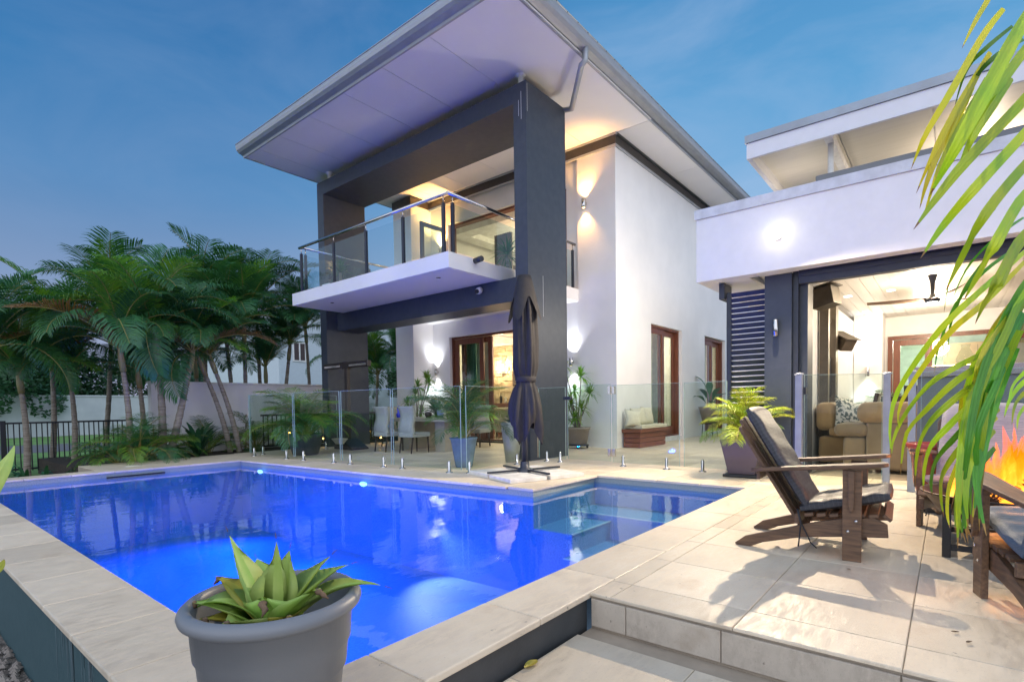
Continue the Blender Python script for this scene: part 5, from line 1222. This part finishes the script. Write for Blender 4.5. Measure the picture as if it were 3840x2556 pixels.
for k in range(4): MB().lathe([(0, -.012), (.024, -.012), (.024, .012), (0, .012)], (0, 0, 0), 12).build('wheel', M['black'], t, loc=(.19*math.cos(k*1.57+.6), .19*math.sin(k*1.57+.6), .025), rot=(R(90), 0, k))
# dracaena beyond the dining table
dracaena('pale stemmed dracaena behind the dining chairs near the wall light', (8.58, 9.98, .0), [(0, -.37, 1.53, .30), (0, -.05, 1.35, .30), (0, .37, .96, .28), (0, .05, 1.18, .28), (.05, -.1, .74, .28), (-.05, -.5, 1.42, .27), (-.1, .2, .8, .25)], [(0, 0), (.18, 0), (.22, .45), (.2, .45), (0, .4)], M['pot_grey'], (.19, .41))
t = potth('potted_fig', 'leafy green potted plant next to the wall light behind the table', (8.75, 9.5, 0), [(0, 0), (.15, 0), (.19, .55), (.17, .55), (0, .5)], M['pot_blue'], soil=(.17, .52))
blades(None, t, 18, .34, .07, 9, '', M['palm'], '', (10, 80), 60, build=False)
for c in t.children:
    if c.name.startswith('leaf'): c.location = (0, 0, .55+.02*(hash(c.name) % 7)*2)
o = MB().lathe([(0, 0), (.05, 0), (.075, .05), (.065, .11), (.05, .12), (0, .10)], (0, 0, 0), 20).build('table_bowl', M['legw'], None); o.location = (7.3, 8.15, .651); tag(o, 'small dark round bowl on the dining table', 'bowl')
o = MB().lathe([(0, 0), (.08, 0), (.10, .16), (.09, .16), (0, .12)], (0, 0, 0), 4).build('table_planter', M['pot_blue'], None); o.location = (7.35, 7.85, .651); tag(o, 'square grey planter on the dining table', 'planter')
# strelitzia on a black stand by the far side door
t = thing('plant_stand', 'black wire plant stand by the far side door', 'plant stand', (13.75, 4.72, 0))
MB().lathe([(0, .33), (.22, .33), (.22, .36), (0, .36)], (0, 0, 0), 24).build('ring', M['black'], t)
for k in range(4): MB().tube([(.18*math.cos(k*1.57+.7), .18*math.sin(k*1.57+.7), .33), (.2*math.cos(k*1.57+.7), .2*math.sin(k*1.57+.7), 0)], .009, 6).build('leg', M['black'], t)
t = potth('potted_strelitzia', 'broad-leaved plant in a taupe bowl on the black stand', (13.75, 4.72, .36), [(0, 0), (.17, 0), (.26, .36), (.28, .40), (.25, .40), (0, .36)], M['pot_taupe'], soil=(.24, .37))
r_ = random.Random(8)
for (a, e, L_, w_) in ((150, 50, .62, .10), (20, 80, .85, .09), (100, 85, 1.0, .09), (-60, 60, .6, .10), (210, 35, .55, .10), (60, 70, .7, .09), (-20, 60, .6, .08), (-120, 70, .7, .09)):
    a = R(a); p = Vector((0, 0, .37)); vs = []; n = 9
    for k in range(n+1):
        u = k/n; ee = R(e)-R(75)*u*u; d = Vector((math.cos(ee)*math.cos(a), math.cos(ee)*math.sin(a), math.sin(ee))); sd = Vector((-math.sin(a), math.cos(a), 0)); w2 = .008 if u < .4 else w_*math.sin(math.pi*min(1, (u-.4)/.6*.95+.03))
        vs += [p-sd*w2+Vector((0, 0, w2*.3)), p.copy(), p+sd*w2+Vector((0, 0, w2*.3))]; p = p+d*(L_/n)
    MB().add(vs, [(3*k+q, 3*k+q+1, 3*k+q+4, 3*k+q+3) for k in range(n) for q in (0, 1)], True).build('leaf', M['shrub'], t)
# balcony planters
for (x, y, lb) in ((7.7, 6.35, 'spiky yucca in a white trough on the right end of the balcony'), (6.4, 9.75, 'spiky yucca in a white trough on the left end of the balcony')):
    t = thing('balcony_planter', lb, 'potted plant', (x, y, 3.236)); MB().box((-.35, -.12, 0), (.35, .12, .14)).build('trough', M['white_pl'], t, .01)
    rosette(t, (0, 0, .42), 70, .46, .011, M['palm'], 3); MB().tube([(0, 0, .12), (0, 0, .42)], .03, 8).build('stem', M['bark'], t)
cu = thing('balcony_chair', 'grey deck chair with a blue cushion on the balcony', 'chair', (9.0, 6.45, 3.236)); MB().box((-.25, -.25, .28), (.25, .25, .34)).build('seat', M['chairfab'], cu, .02); MB().box((-.25, .2, .3), (.25, .25, .62), Matrix.Rotation(R(-15), 3, 'X')).build('backrest', M['chairfab'], cu, .02); MB().box((-.15, .02, .35), (.15, .14, .60), Matrix.Rotation(R(-18), 3, 'X')).build('cushion', mat('blue_fabric', (.03, .08, .35), rough=.8), cu, .03, 3)
for x in (-.22, .22):
    for y in (-.22, .22): MB().box((x-.015, y-.015, 0), (x+.015, y+.015, .28)).build('leg', M['legw'], cu)
t = clump((11.9, .75, .0), 1.5, 1, 3, 'green palm behind the striped chairs in the outdoor room', 'g', 'indoor_palm', cat='potted palm'); 
MB().lathe([(0, 0), (.15, 0), (.2, .35), (.18, .35), (0, .3)], (0, 0, 0), 20).build('pot', M['pot_white'], t)
for i in range(22): put_frond(r_.choice(FS['g']), t, .32, i*2.399, r_.uniform(-.4, .5), 1.35*r_.uniform(.7, 1.1))

# ---- foreground pot with agave
pc = PZ(.385, 617, 1405)
ag = thing('agave_pot', 'large grey plastic pot with a ragged pale green agave on the coping corner', 'potted plant', ((pc[0]+.012)*1.083, (pc[1]-.008)*1.083, .0015), R(20)); ag.scale = (1.007, 1.007, 1.03)
prof = [(.0, 0), (.135, 0), (.145, .01), (.158, .10), (.166, .104), (.174, .175), (.182, .18), (.189, .245), (.195, .25), (.201, .336), (.213, .3385), (.223, .345), (.2265, .356), (.223, .367), (.213, .376), (.204, .378), (.196, .374), (.193, .362), (.190, .33), (.160, .17), (.0, .165)]
MB().lathe(prof, (0, 0, 0), 72).build('pot', M['pot_grey'], ag)
mb = MB(); n = 30; r_ = random.Random(2); vs = [(0, 0, .215)]
for j in range(1, 8):
    for k in range(n): vs.append((.166*j/7*math.cos(k*2*math.pi/n), .166*j/7*math.sin(k*2*math.pi/n), .215-.025*j/7+r_.uniform(-.006, .006)))
mb.add(vs, [(0, 1+k, 1+(k+1) % n) for k in range(n)]+[(1+j*n+k, 1+j*n+(k+1) % n, 1+(j+1)*n+(k+1) % n, 1+(j+1)*n+k) for j in range(6) for k in range(n)], True).build('soil', M['soil'], ag)
# camera-facing azimuth: image right = RT, image depth = horizontal forward
FH = Vector((fw.x, fw.y, 0)).normalized(); RH = Vector((RT.x, RT.y, 0)).normalized()
def agleaf(ar, ad_, e0, e1, L_, w_, m_='agave', twist=0, base=(0, 0, .24), tip=True, dead=0, dz=0):
    """ar,ad_: horizontal heading (right, away); e0,e1: start and end elevation in degrees"""
    H = (RH*ar+FH*ad_).normalized(); H = Matrix.Rotation(-R(20), 3, 'Z') @ H; n = 16; L_ *= 1.20; w_ *= 1.7; p = Vector(base)+H*.012+Vector((0, 0, dz+.03)); vs = []; sd0 = Vector((-H.y, H.x, 0))
    for k in range(n+1):
        u = k/n; e = R(e0+(e1-e0)*u**1.4); d = H*math.cos(e)+Vector((0, 0, math.sin(e))); up = d.cross(sd0); 
        tw = twist*u; sd = sd0*math.cos(tw)+up*math.sin(tw); nr = -sd.cross(d)
        if nr.z < 0 and e < R(90): nr = -nr
        w2 = w_*(.55+.45*math.sin(math.pi*min(1, u*1.15)))*(1-max(0, (u-.55)/.45)**1.7)+.0008
        g_ = w2*(.55-.25*u); th = .009*(1-u)+.0015
        for (q, z) in ((-1, g_), (-.5, g_*.25), (0, 0), (.5, g_*.25), (1, g_)): vs.append(p+sd*w2*q+nr*z)
        vs.append(p-nr*th)
        p = p+d*(L_/n)
    fs = []
    for k in range(n):
        a, b = k*6, (k+1)*6
        for q in range(4): fs.append((a+q, a+q+1, b+q+1, b+q))
        fs += [(a, b, b+5, a+5), (a+5, b+5, b+4, a+4)]
    o = MB().add(vs, fs, True).build('leaf', M[m_], ag)
    if tip:
        q1 = p; MB().tube([q1-d*.006, q1+d*.006, q1+d*.014+Vector((0, 0, -.002))], [.0012, .0009, .0003], 5).build('leaf_tip', M['dead'], o)
    if dead:
        # shrivelled brown end
        mb = MB(); rr = random.Random(int(L_*1000)); pts = [p-d*.03]; 
        for k in range(5): pts.append(pts[-1]+(d*.45+H*.3+Vector((rr.uniform(-.5, .5), rr.uniform(-.5, .5), -.5-.15*k))).normalized()*.016*dead)
        mb.tube(pts, [.014*dead, .019*dead, .012*dead, .014*dead, .007*dead, .002], 7); q = mb.build('withered_end', M['dead'], o)
    return o
AB = (0, 0, .235)
for a in [(.05, .2, 84, 97, .20, .020), (.25, .9, 78, 70, .175, .040), (-.35, .9, 74, 62, .165, .036), (-.75, .2, 62, 66, .235, .026), (.7, .35, 58, 12, .205, .038), (1, .15, 48, -18, .255, .027), (-.9, -.15, 60, -42, .200, .030)]:
    agleaf(*a)
agleaf(-1, .25, 52, 18, .19, .034, 'agaveY', dead=.4, tip=False); agleaf(-1, -.25, 40, 10, .185, .034, 'agave', dead=.5, tip=False); agleaf(-.9, -.55, 34, 12, .15, .030, 'agaveY', dead=.5, tip=False)
agleaf(-.45, -.9, 42, 12, .135, .042, 'agave', dead=.55, tip=False); agleaf(.05, -1, 66, 60, .115, .046, 'agave', dead=.6, tip=False); agleaf(.65, -.75, 42, 22, .13, .036, 'agaveY', dead=.6, tip=False); agleaf(.9, -.35, 52, 30, .17, .036, 'agave', dead=.5, tip=False); agleaf(.85, .5, 62, 40, .19, .036); agleaf(-.5, .6, 66, 20, .19, .036)
for (x, y, z, s0) in ((-.02, -.07, .215, 1.3), (.03, -.05, .23, 1.2), (.08, -.02, .22, 1.1), (.09, .02, .235, 1)):
    mb = MB(); rr = random.Random(int(z*999)); q = RH*x*1.4+FH*y*1.0; q = Matrix.Rotation(-R(20), 3, 'Z') @ q; pts = [Vector((q.x, q.y, z))]
    for k in range(5): pts.append(pts[-1]+Vector((rr.uniform(-1, 1), rr.uniform(-1, 1), rr.uniform(-.4, .9)))*.016*s0)
    mb.tube(pts, [.006, .018*s0, .013*s0, .016*s0, .008, .002], 7).build('withered_leaf', M['dead'], ag)

# ---- leaves entering at the left edge
lf = thing('edge_agave', 'agave outside the frame whose yellow-edged leaf tips enter at the left edge', 'plant', tuple(PD(2.6, -80, 1120)))
def ribbon(pts, wds, name, m_, parent, off=Vector((0, 0, 0)), fold=.25):
    pts = [Vector(p)-off for p in pts]; n = 14; vs = []
    def cr_(t):
        m = len(pts)-1; f = min(t*m, m-1e-6); k = int(f); u = f-k; p0 = pts[max(k-1, 0)]; p1 = pts[k]; p2 = pts[k+1]; p3 = pts[min(k+2, m)]
        return .5*((2*p1)+(p2-p0)*u+(2*p0-5*p1+4*p2-p3)*u*u+(3*p1-p0-3*p2+p3)*u**3)
    view = fw
    for k in range(n+1):
        t = k/n; p = cr_(t); d = (cr_(min(1, t+.03))-cr_(max(0, t-.03))).normalized(); sd = d.cross(view).normalized(); m = len(wds)-1; f = min(t*m, m-1e-6); q = int(f); w_ = wds[q]+(wds[q+1]-wds[q])*(f-q); nr = sd.cross(d)
        for q_, h_ in ((-1, 1), (-.62, .40), (-.55, .62), (-.12, .16), (0, -.10), (.12, .16), (.55, .62), (.62, .40), (1, 1)): vs.append(p+sd*w_*q_+nr*w_*fold*h_)
    o = MB().add(vs, [(9*k+q, 9*k+q+1, 9*k+q+10, 9*k+q+9) for k in range(n) for q in range(8)], True).build(name, m_, parent)
    if m_ is not M['agave']:
        o.data.materials.append(M['palm_dead'])
        for f_ in list(o.data.polygons)[-8:]: f_.material_index = 1
    return o
o0 = Vector(lf.location)
ribbon([PD(2.2, -60, 1180), PD(2.2, 5, 1075), PD(2.25, 33, 1024)], [.05, .032, .001], 'leaf', M['agave'], lf, o0)
ribbon([PD(1.6, -60, 1330), PD(1.6, -5, 1305), PD(1.6, 10, 1286)], [.03, .014, .001], 'leaf', M['agaveY'], lf, o0)
for c in lf.children: pass

# ---- near palm frond hanging in from the right
np_ = thing('near_palm', 'out of frame palm whose long green leaflets hang across the right edge', 'palm', tuple(PD(1.5, 2520, 700)))
o0 = Vector(np_.location); FRL = [
 (1.30, [(2400, -20), (2335, 90), (2254, 244), (2190, 360), (2138, 452)], 26, 'F'), (1.34, [(2400, 60), (2356, 120), (2290, 215), (2232, 330), (2200, 400)], 18, 'F'),
 (1.22, [(2420, 150), (2356, 232), (2229, 366), (2160, 450), (2102, 528)], 20, 'F'), (1.2, [(2420, 240), (2356, 310), (2244, 433), (2170, 520), (2118, 594)], 19, 'F'),
 (1.18, [(2420, 320), (2356, 384), (2270, 490), (2215, 590), (2174, 672)], 19, 'F'), (1.16, [(2420, 400), (2356, 455), (2300, 550), (2255, 630), (2218, 690)], 22, 'F'),
 (1.15, [(2430, 480), (2356, 550), (2310, 636), (2275, 690), (2244, 745)], 24, 'F'), (1.3, [(2330, 180), (2290, 240), (2245, 310), (2228, 350)], 12, 'F'),
 (1.6, [(2300, -50), (2274, 0), (2244, 51), (2213, 112)], 9, 'Y'), (1.6, [(2310, 20), (2264, 80), (2193, 204), (2130, 310), (2096, 390)], 12, 'Y'), (1.62, [(2280, 120), (2215, 230), (2160, 330), (2108, 445)], 12, 'Y'), (1.62, [(2262, 150), (2190, 290), (2140, 400), (2116, 480)], 11, 'Y'),
 (1.64, [(2270, 180), (2210, 290), (2160, 390), (2130, 490)], 10, 'F'), (1.64, [(2240, 200), (2195, 300), (2150, 420), (2124, 500)], 8, 'Y'), (1.66, [(2330, 60), (2270, 110), (2225, 160), (2195, 250)], 7, 'D'), (1.66, [(2356, 90), (2290, 130), (2240, 190), (2190, 290), (2150, 370)], 8, 'D'),
 (1.25, [(2480, 560), (2400, 640), (2342, 760), (2292, 900), (2262, 1032), (2245, 1150), (2252, 1250)], 30, 'D'), (1.22, [(2460, 600), (2380, 680), (2325, 790), (2270, 920), (2248, 1060), (2230, 1180), (2235, 1262)], 30, 'F'),
 (1.28, [(2470, 600), (2372, 750), (2318, 880), (2280, 1000), (2268, 1120), (2262, 1220)], 26, 'D'), (1.3, [(2400, 640), (2330, 740), (2280, 830), (2258, 930), (2250, 1060), (2215, 1180)], 22, 'Y'), (1.24, [(2360, 720), (2300, 850), (2270, 980), (2250, 1100), (2270, 1232)], 22, 'D'), (1.26, [(2350, 760), (2300, 870), (2255, 1000), (2225, 1110), (2228, 1215)], 20, 'F'), (1.27, [(2340, 800), (2290, 930), (2262, 1050), (2240, 1190)], 20, 'D'),
 (1.32, [(2380, 560), (2290, 640), (2180, 740), (2110, 830), (2062, 910), (2048, 985), (2052, 1058)], 10, 'F'), (1.33, [(2360, 600), (2272, 690), (2190, 760), (2120, 850), (2072, 930), (2066, 990)], 10, 'Y'),
 (1.3, [(2330, 760), (2272, 806), (2190, 850), (2137, 886), (2085, 950), (2056, 1010), (2051, 1060)], 9, 'F'), (1.31, [(2320, 790), (2254, 840), (2190, 885), (2130, 945), (2085, 1000), (2071, 1094)], 11, 'F'), (1.3, [(2310, 830), (2257, 874), (2190, 925), (2140, 975), (2112, 1040), (2106, 1115)], 11, 'F'),
 (1.3, [(2310, 860), (2251, 915), (2190, 975), (2145, 1025), (2128, 1080), (2125, 1130)], 11, 'F'), (1.31, [(2300, 900), (2251, 952), (2195, 1010), (2155, 1060), (2143, 1110), (2146, 1140)], 10, 'D'), (1.3, [(2300, 940), (2249, 985), (2205, 1035), (2170, 1090), (2165, 1140), (2172, 1190)], 10, 'F'),
 (1.31, [(2295, 960), (2245, 1005), (2210, 1060), (2185, 1120), (2180, 1180), (2186, 1215)], 10, 'Y'), (1.3, [(2290, 990), (2248, 1040), (2215, 1100), (2200, 1160), (2198, 1225)], 10, 'F'), (1.29, [(2290, 1030), (2250, 1080), (2225, 1140), (2212, 1240)], 12, 'D'),
 (1.7, [(2420, 800), (2356, 858), (2330, 890), (2318, 940)], 7, 'F'), (1.7, [(2420, 830), (2356, 880), (2325, 920), (2310, 962)], 9, 'F'), (1.7, [(2420, 860), (2356, 905), (2335, 935), (2328, 978)], 8, 'F'), (1.7, [(2420, 890), (2370, 925), (2345, 955), (2340, 990)], 8, 'F'),
 (1.35, [(2300, 560), (2230, 650), (2190, 740), (2180, 820)], 6, 'D'), (1.36, [(2356, 560), (2270, 620), (2200, 700), (2160, 800), (2150, 860)], 6, 'D'), (1.38, [(2290, 480), (2225, 560), (2185, 650), (2172, 720)], 4, 'D'), (1.36, [(2356, 500), (2300, 540), (2230, 610), (2190, 690)], 5, 'D'),
]
rl = random.Random(4)
M['palmYn'] = leafm('near_palm_yellow', (.40, .48, .03), (.50, .50, .035), .42, .32, .3, 5)
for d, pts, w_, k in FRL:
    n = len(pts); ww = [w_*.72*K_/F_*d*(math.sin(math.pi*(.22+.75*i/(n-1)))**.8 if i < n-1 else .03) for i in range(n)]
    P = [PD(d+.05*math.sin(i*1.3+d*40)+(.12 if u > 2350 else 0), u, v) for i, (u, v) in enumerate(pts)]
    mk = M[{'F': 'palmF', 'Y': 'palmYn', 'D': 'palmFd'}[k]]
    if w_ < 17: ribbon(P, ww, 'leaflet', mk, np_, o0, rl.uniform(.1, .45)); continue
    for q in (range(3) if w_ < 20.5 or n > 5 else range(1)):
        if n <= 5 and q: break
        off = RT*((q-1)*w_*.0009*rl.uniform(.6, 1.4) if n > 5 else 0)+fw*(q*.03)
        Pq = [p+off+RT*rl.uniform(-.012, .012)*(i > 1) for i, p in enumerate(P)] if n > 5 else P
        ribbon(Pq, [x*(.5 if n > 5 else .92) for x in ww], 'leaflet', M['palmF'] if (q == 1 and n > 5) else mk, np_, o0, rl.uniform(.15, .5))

MB().tube([tuple(PD(1.36, u, v)-o0) for u, v in ((2520, 520), (2410, 640), (2345, 770), (2300, 900), (2270, 1030), (2254, 1150))], [.007, .006, .005, .004, .003, .0015], 8).build('rachis', M['stem'], np_)
MB().tube([tuple(PD(1.42, u, v)-o0) for u, v in ((2520, 20), (2440, -60), (2360, -120))], [.007, .005, .003], 8).build('rachis', M['stem'], np_)
# ================================================================== WALLS, FENCES AND NEIGHBOURS
gw = struct if False else None
w1 = thing('garden_wall', 'white rendered garden wall behind the palms', 'wall', (0, 0, 0))
MB().box((3.78, 12.55, -.4), (7.9, 12.75, 1.44)).box((7.9, 12.55, -.4), (8.1, 14.4, 1.44)).build('wall', M['gwall'], w1, .01); MB().box((3.76, 12.52, 1.442), (8.12, 12.78, 1.475)).build('cap', M['white_pl'], w1)
w2 = thing('boundary_wall', 'long grey blue rendered boundary wall across the lawn', 'wall', (0, 0, 0)); MB().box((-12, 34, -.4), (40, 34.25, 1.60)).build('wall', M['gwall2'], w2); MB().box((-12, 33.95, 1.602), (40, 34.3, 1.68)).build('cap', M['gwall2'], w2)
w3 = thing('side_boundary_wall', 'pale boundary wall behind the dining area and its palms', 'wall', (0, 0, 0)); MB().box((8.2, 17.0, -.4), (22, 17.2, 1.25)).build('wall', M['gwall'], w3)
pf_ = thing('pool_fence', 'black tubular pool fence with a thick end post on the lawn side', 'fence', (0, 0, 0))
A_, B_ = PY(13.9, 8, 985), PY(13.9, 275, 957); zt = (A_.z+B_.z)/2; x = A_.x
MB().box((A_.x-.05, 13.86, -.33), (A_.x+.03, 13.94, zt+.05)).build('end_post', M['black'], pf_, .006)
for z in (zt, -.22): MB().box((A_.x-2.2, 13.885, z-.018), (3.8, 13.915, z+.018)).build('rail', M['black'], pf_)
pk = MB().box((-.009, -.009, -.26), (.009, .009, zt-.018)).mesh('picket', M['black'])
x = A_.x-2.1
while x < 3.75: 
    if abs(x-A_.x) > .05: inst(pk, 'picket', pf_, loc=(x, 13.9, 0))
    x += .083
bf2 = thing('inner_fence', 'black picket fence panel behind the left column and heater stand', 'fence', (0, 0, 0))
MB().box((5.4, 11.28, .72), (8.9, 11.31, .76)).build('rail', M['black'], bf2); MB().box((5.4, 11.28, .06), (8.9, 11.31, .10)).build('rail', M['black'], bf2)
pk2 = MB().box((-.009, -.009, .1), (.009, .009, .72)).mesh('picket', M['black'])
for i in range(36): inst(pk2, 'picket', bf2, loc=(5.45+i*.098, 11.295, 0))
def hse(name, label, x0, y0, x1, y1, z1, m_, wins, roof=True, rm='metal_grey'):
    t = thing(name, label, 'house', (0, 0, 0)); MB().box((x0, y0, -.4), (x1, y1, z1)).build('wall', m_, t)
    if roof:
        cx, cy = (x0+x1)/2, (y0+y1)/2; e = .4
        MB().add([(x0-e, y0-e, z1), (x1+e, y0-e, z1), (x1+e, y1+e, z1), (x0-e, y1+e, z1), (x0+(y1-y0)*.4, cy, z1+1.1), (x1-(y1-y0)*.4, cy, z1+1.1)], [(0, 3, 2, 1), (0, 1, 5, 4), (1, 2, 5), (2, 3, 4, 5), (3, 0, 4)]).build('roof', M[rm], t)
    for (xa, xb, za, zb) in wins:
        o = MB().box((xa-.06, y0-.04, za-.06), (xb+.06, y0-.003, za)).box((xa-.06, y0-.04, zb), (xb+.06, y0-.003, zb+.06)).box((xa-.06, y0-.04, za), (xa, y0-.003, zb)).box((xb, y0-.04, za), (xb+.06, y0-.003, zb)).box(((xa+xb)/2-.03, y0-.045, za), ((xa+xb)/2+.03, y0-.003, zb)).build('window_frame', M['white_pl'], t)
        MB().box((xa, y0-.02, za), (xb, y0-.002, zb)).build('pane', M['tv'], o)
    return t
q0, q1 = PY(24, 655, 785), PY(24, 705, 830)
hse('neighbour_house', 'pale two storey neighbour house with a white framed window beyond the palms', PY(24, 642, 850).x, 24, 24, 32, 5.4, M['neigh'], [(PY(24, 676, 810).x, PY(24, 701, 810).x, PY(24, 690, 829).z, PY(24, 690, 790).z)])
hse('neighbour_house', 'low neighbour house with a dark hipped roof far behind the lawn wall', 22, 52, 44, 62, 3.4, M['neigh'], [], True, 'char2')
# leafy trees beyond the lawn
def leafy(name, label, loc, R0, H0, seed, n=5200, group='leafy trees beyond the lawn'):
    r_ = random.Random(seed); t = thing(name, label, 'tree', loc, 0, group); mb = MB()
    MB().tube([(0, 0, 0), (.1, 0, H0*.35), (-.1, .1, H0*.6)], [.16, .12, .06], 8).build('trunk', M['bark'], t)
    cl = [(Vector((r_.uniform(-1, 1)*R0, r_.uniform(-1, 1)*R0*.7, H0*(.35+.6*r_.random()))), r_.uniform(.35, .8)*R0*.55) for _ in range(14)]
    for i in range(n):
        c, rr = r_.choice(cl); v = Vector((r_.gauss(0, 1), r_.gauss(0, 1), r_.gauss(0, 1))).normalized()*rr*r_.uniform(.55, 1.05); p = c+v
        a = Vector((r_.uniform(-1, 1), r_.uniform(-1, 1), r_.uniform(-.6, .6))).normalized()*.12; b = v.cross(a).normalized()*.06
        mb.add([p-a, p+b, p+a, p-b], [(0, 1, 2, 3)])
    mb.build('crown', M['tree'], t); return t
for i, (u, y, R0, H0, lb) in enumerate([(20, 36, 3.2, 4.6, 'dark leafy tree behind the boundary wall at the far left'), (110, 38, 3.4, 4.2, 'dark leafy tree second from the left behind the wall'), (190, 37, 3.0, 4.8, 'dark leafy tree behind the wall left of the palms'), (280, 40, 3.4, 5.0, 'dark leafy tree behind the wall and the pink crownshaft palm'), (370, 38, 3.2, 4.6, 'dark leafy tree seen between the palm trunks'), (460, 42, 3.4, 5.0, 'dark leafy tree behind the centre of the grove'), (560, 44, 3.6, 4.6, 'dark leafy tree far behind the pool corner'), (-60, 35, 3.2, 4.8, 'dark leafy tree cut by the left edge'), (840, 26, 2.2, 4.0, 'dark leafy tree seen through the portal frame'), (930, 24, 2.0, 3.8, 'dark leafy tree beside the wing wall')]):
    p = PY(y, u, 950); leafy('leafy_tree', lb, (p[0], y, -.34), R0, H0, 80+i)
# fairy lights
fl_ = thing('fairy_lights', 'string of tiny amber fairy lights looped low round the bed behind the dining chairs', 'fairy lights', (0, 0, 0)); rr = random.Random(9)
fpx = [(1205, 1650), (1212, 1643), (1220, 1647), (1228, 1640), (1236, 1636), (1246, 1632), (1232, 1626), (1240, 1624), (1255, 1620), (1245, 1645), (1250, 1637), (1317, 1627), (1325, 1618), (1085, 1622), (1345, 1640), (1385, 1617), (1384, 1610), (1355, 1636), (1437, 1628), (1428, 1640), (1430, 1634), (1426, 1627), (1510, 1635), (1520, 1634), (1545, 1620), (1540, 1617), (1548, 1640), (1552, 1648), (1560, 1645), (1548, 1628), (1561, 1632), (1627, 1620), (1628, 1626), (1645, 1648), (1610, 1642), (1689, 1624), (1380, 1645)]
w0 = []
fb_ = MB().lathe([(0, -.02), (.02, 0), (0, .02)], (0, 0, 0), 6).mesh('bulb', M['fairy'])
for (u, v) in fpx:
    u, v = u/K_, v/K_; yy = 11.15 if u < 860 else 10.75
    p = PY(yy, u, v); w0.append(p); inst(fb_, 'bulb', fl_, loc=p)
w0.sort(key=lambda p: p[0]); MB().tube([p+Vector((0, .01, 0)) for p in w0], .003, 4, False).build('cord', M['black'], fl_)
# fallen leaves and crumbs on the paving
for (u, v, z, s0, lb) in ((1222, 1533, ZL, .05, 'curled yellow leaf on the lower paving by the dark wall'), (2230, 1480, 0, .02, 'tiny green leaf on the terrace near the bottom right'), (2198, 1456, 0, .018, 'small dry leaf on the terrace left of the tiny green one'), (1953, 1311, 0, .014, 'tiny leaf in the shadow of the adirondack chair')):
    p = PZ(z, u, v); vs = []
    for k in range(7):
        t = k/6; w_ = .35*s0*math.sin(math.pi*(.08+.88*t)); x = (t-.5)*s0*1.6; zz = .004+.25*s0*(t-.5)**2*2
        vs += [(x, -w_, zz+w_*.8), (x, 0, zz), (x, w_, zz+w_*.6)]
    o = MB().add(vs, [(3*k+q, 3*k+q+1, 3*k+q+4, 3*k+q+3) for k in range(6) for q in (0, 1)], True).build('fallen_leaf', M['agaveY'] if s0 > .04 else M['dead'], None); o.location = (p[0], p[1], z+.001); o.rotation_euler = (0, 0, u); tag(o, lb, 'leaf')
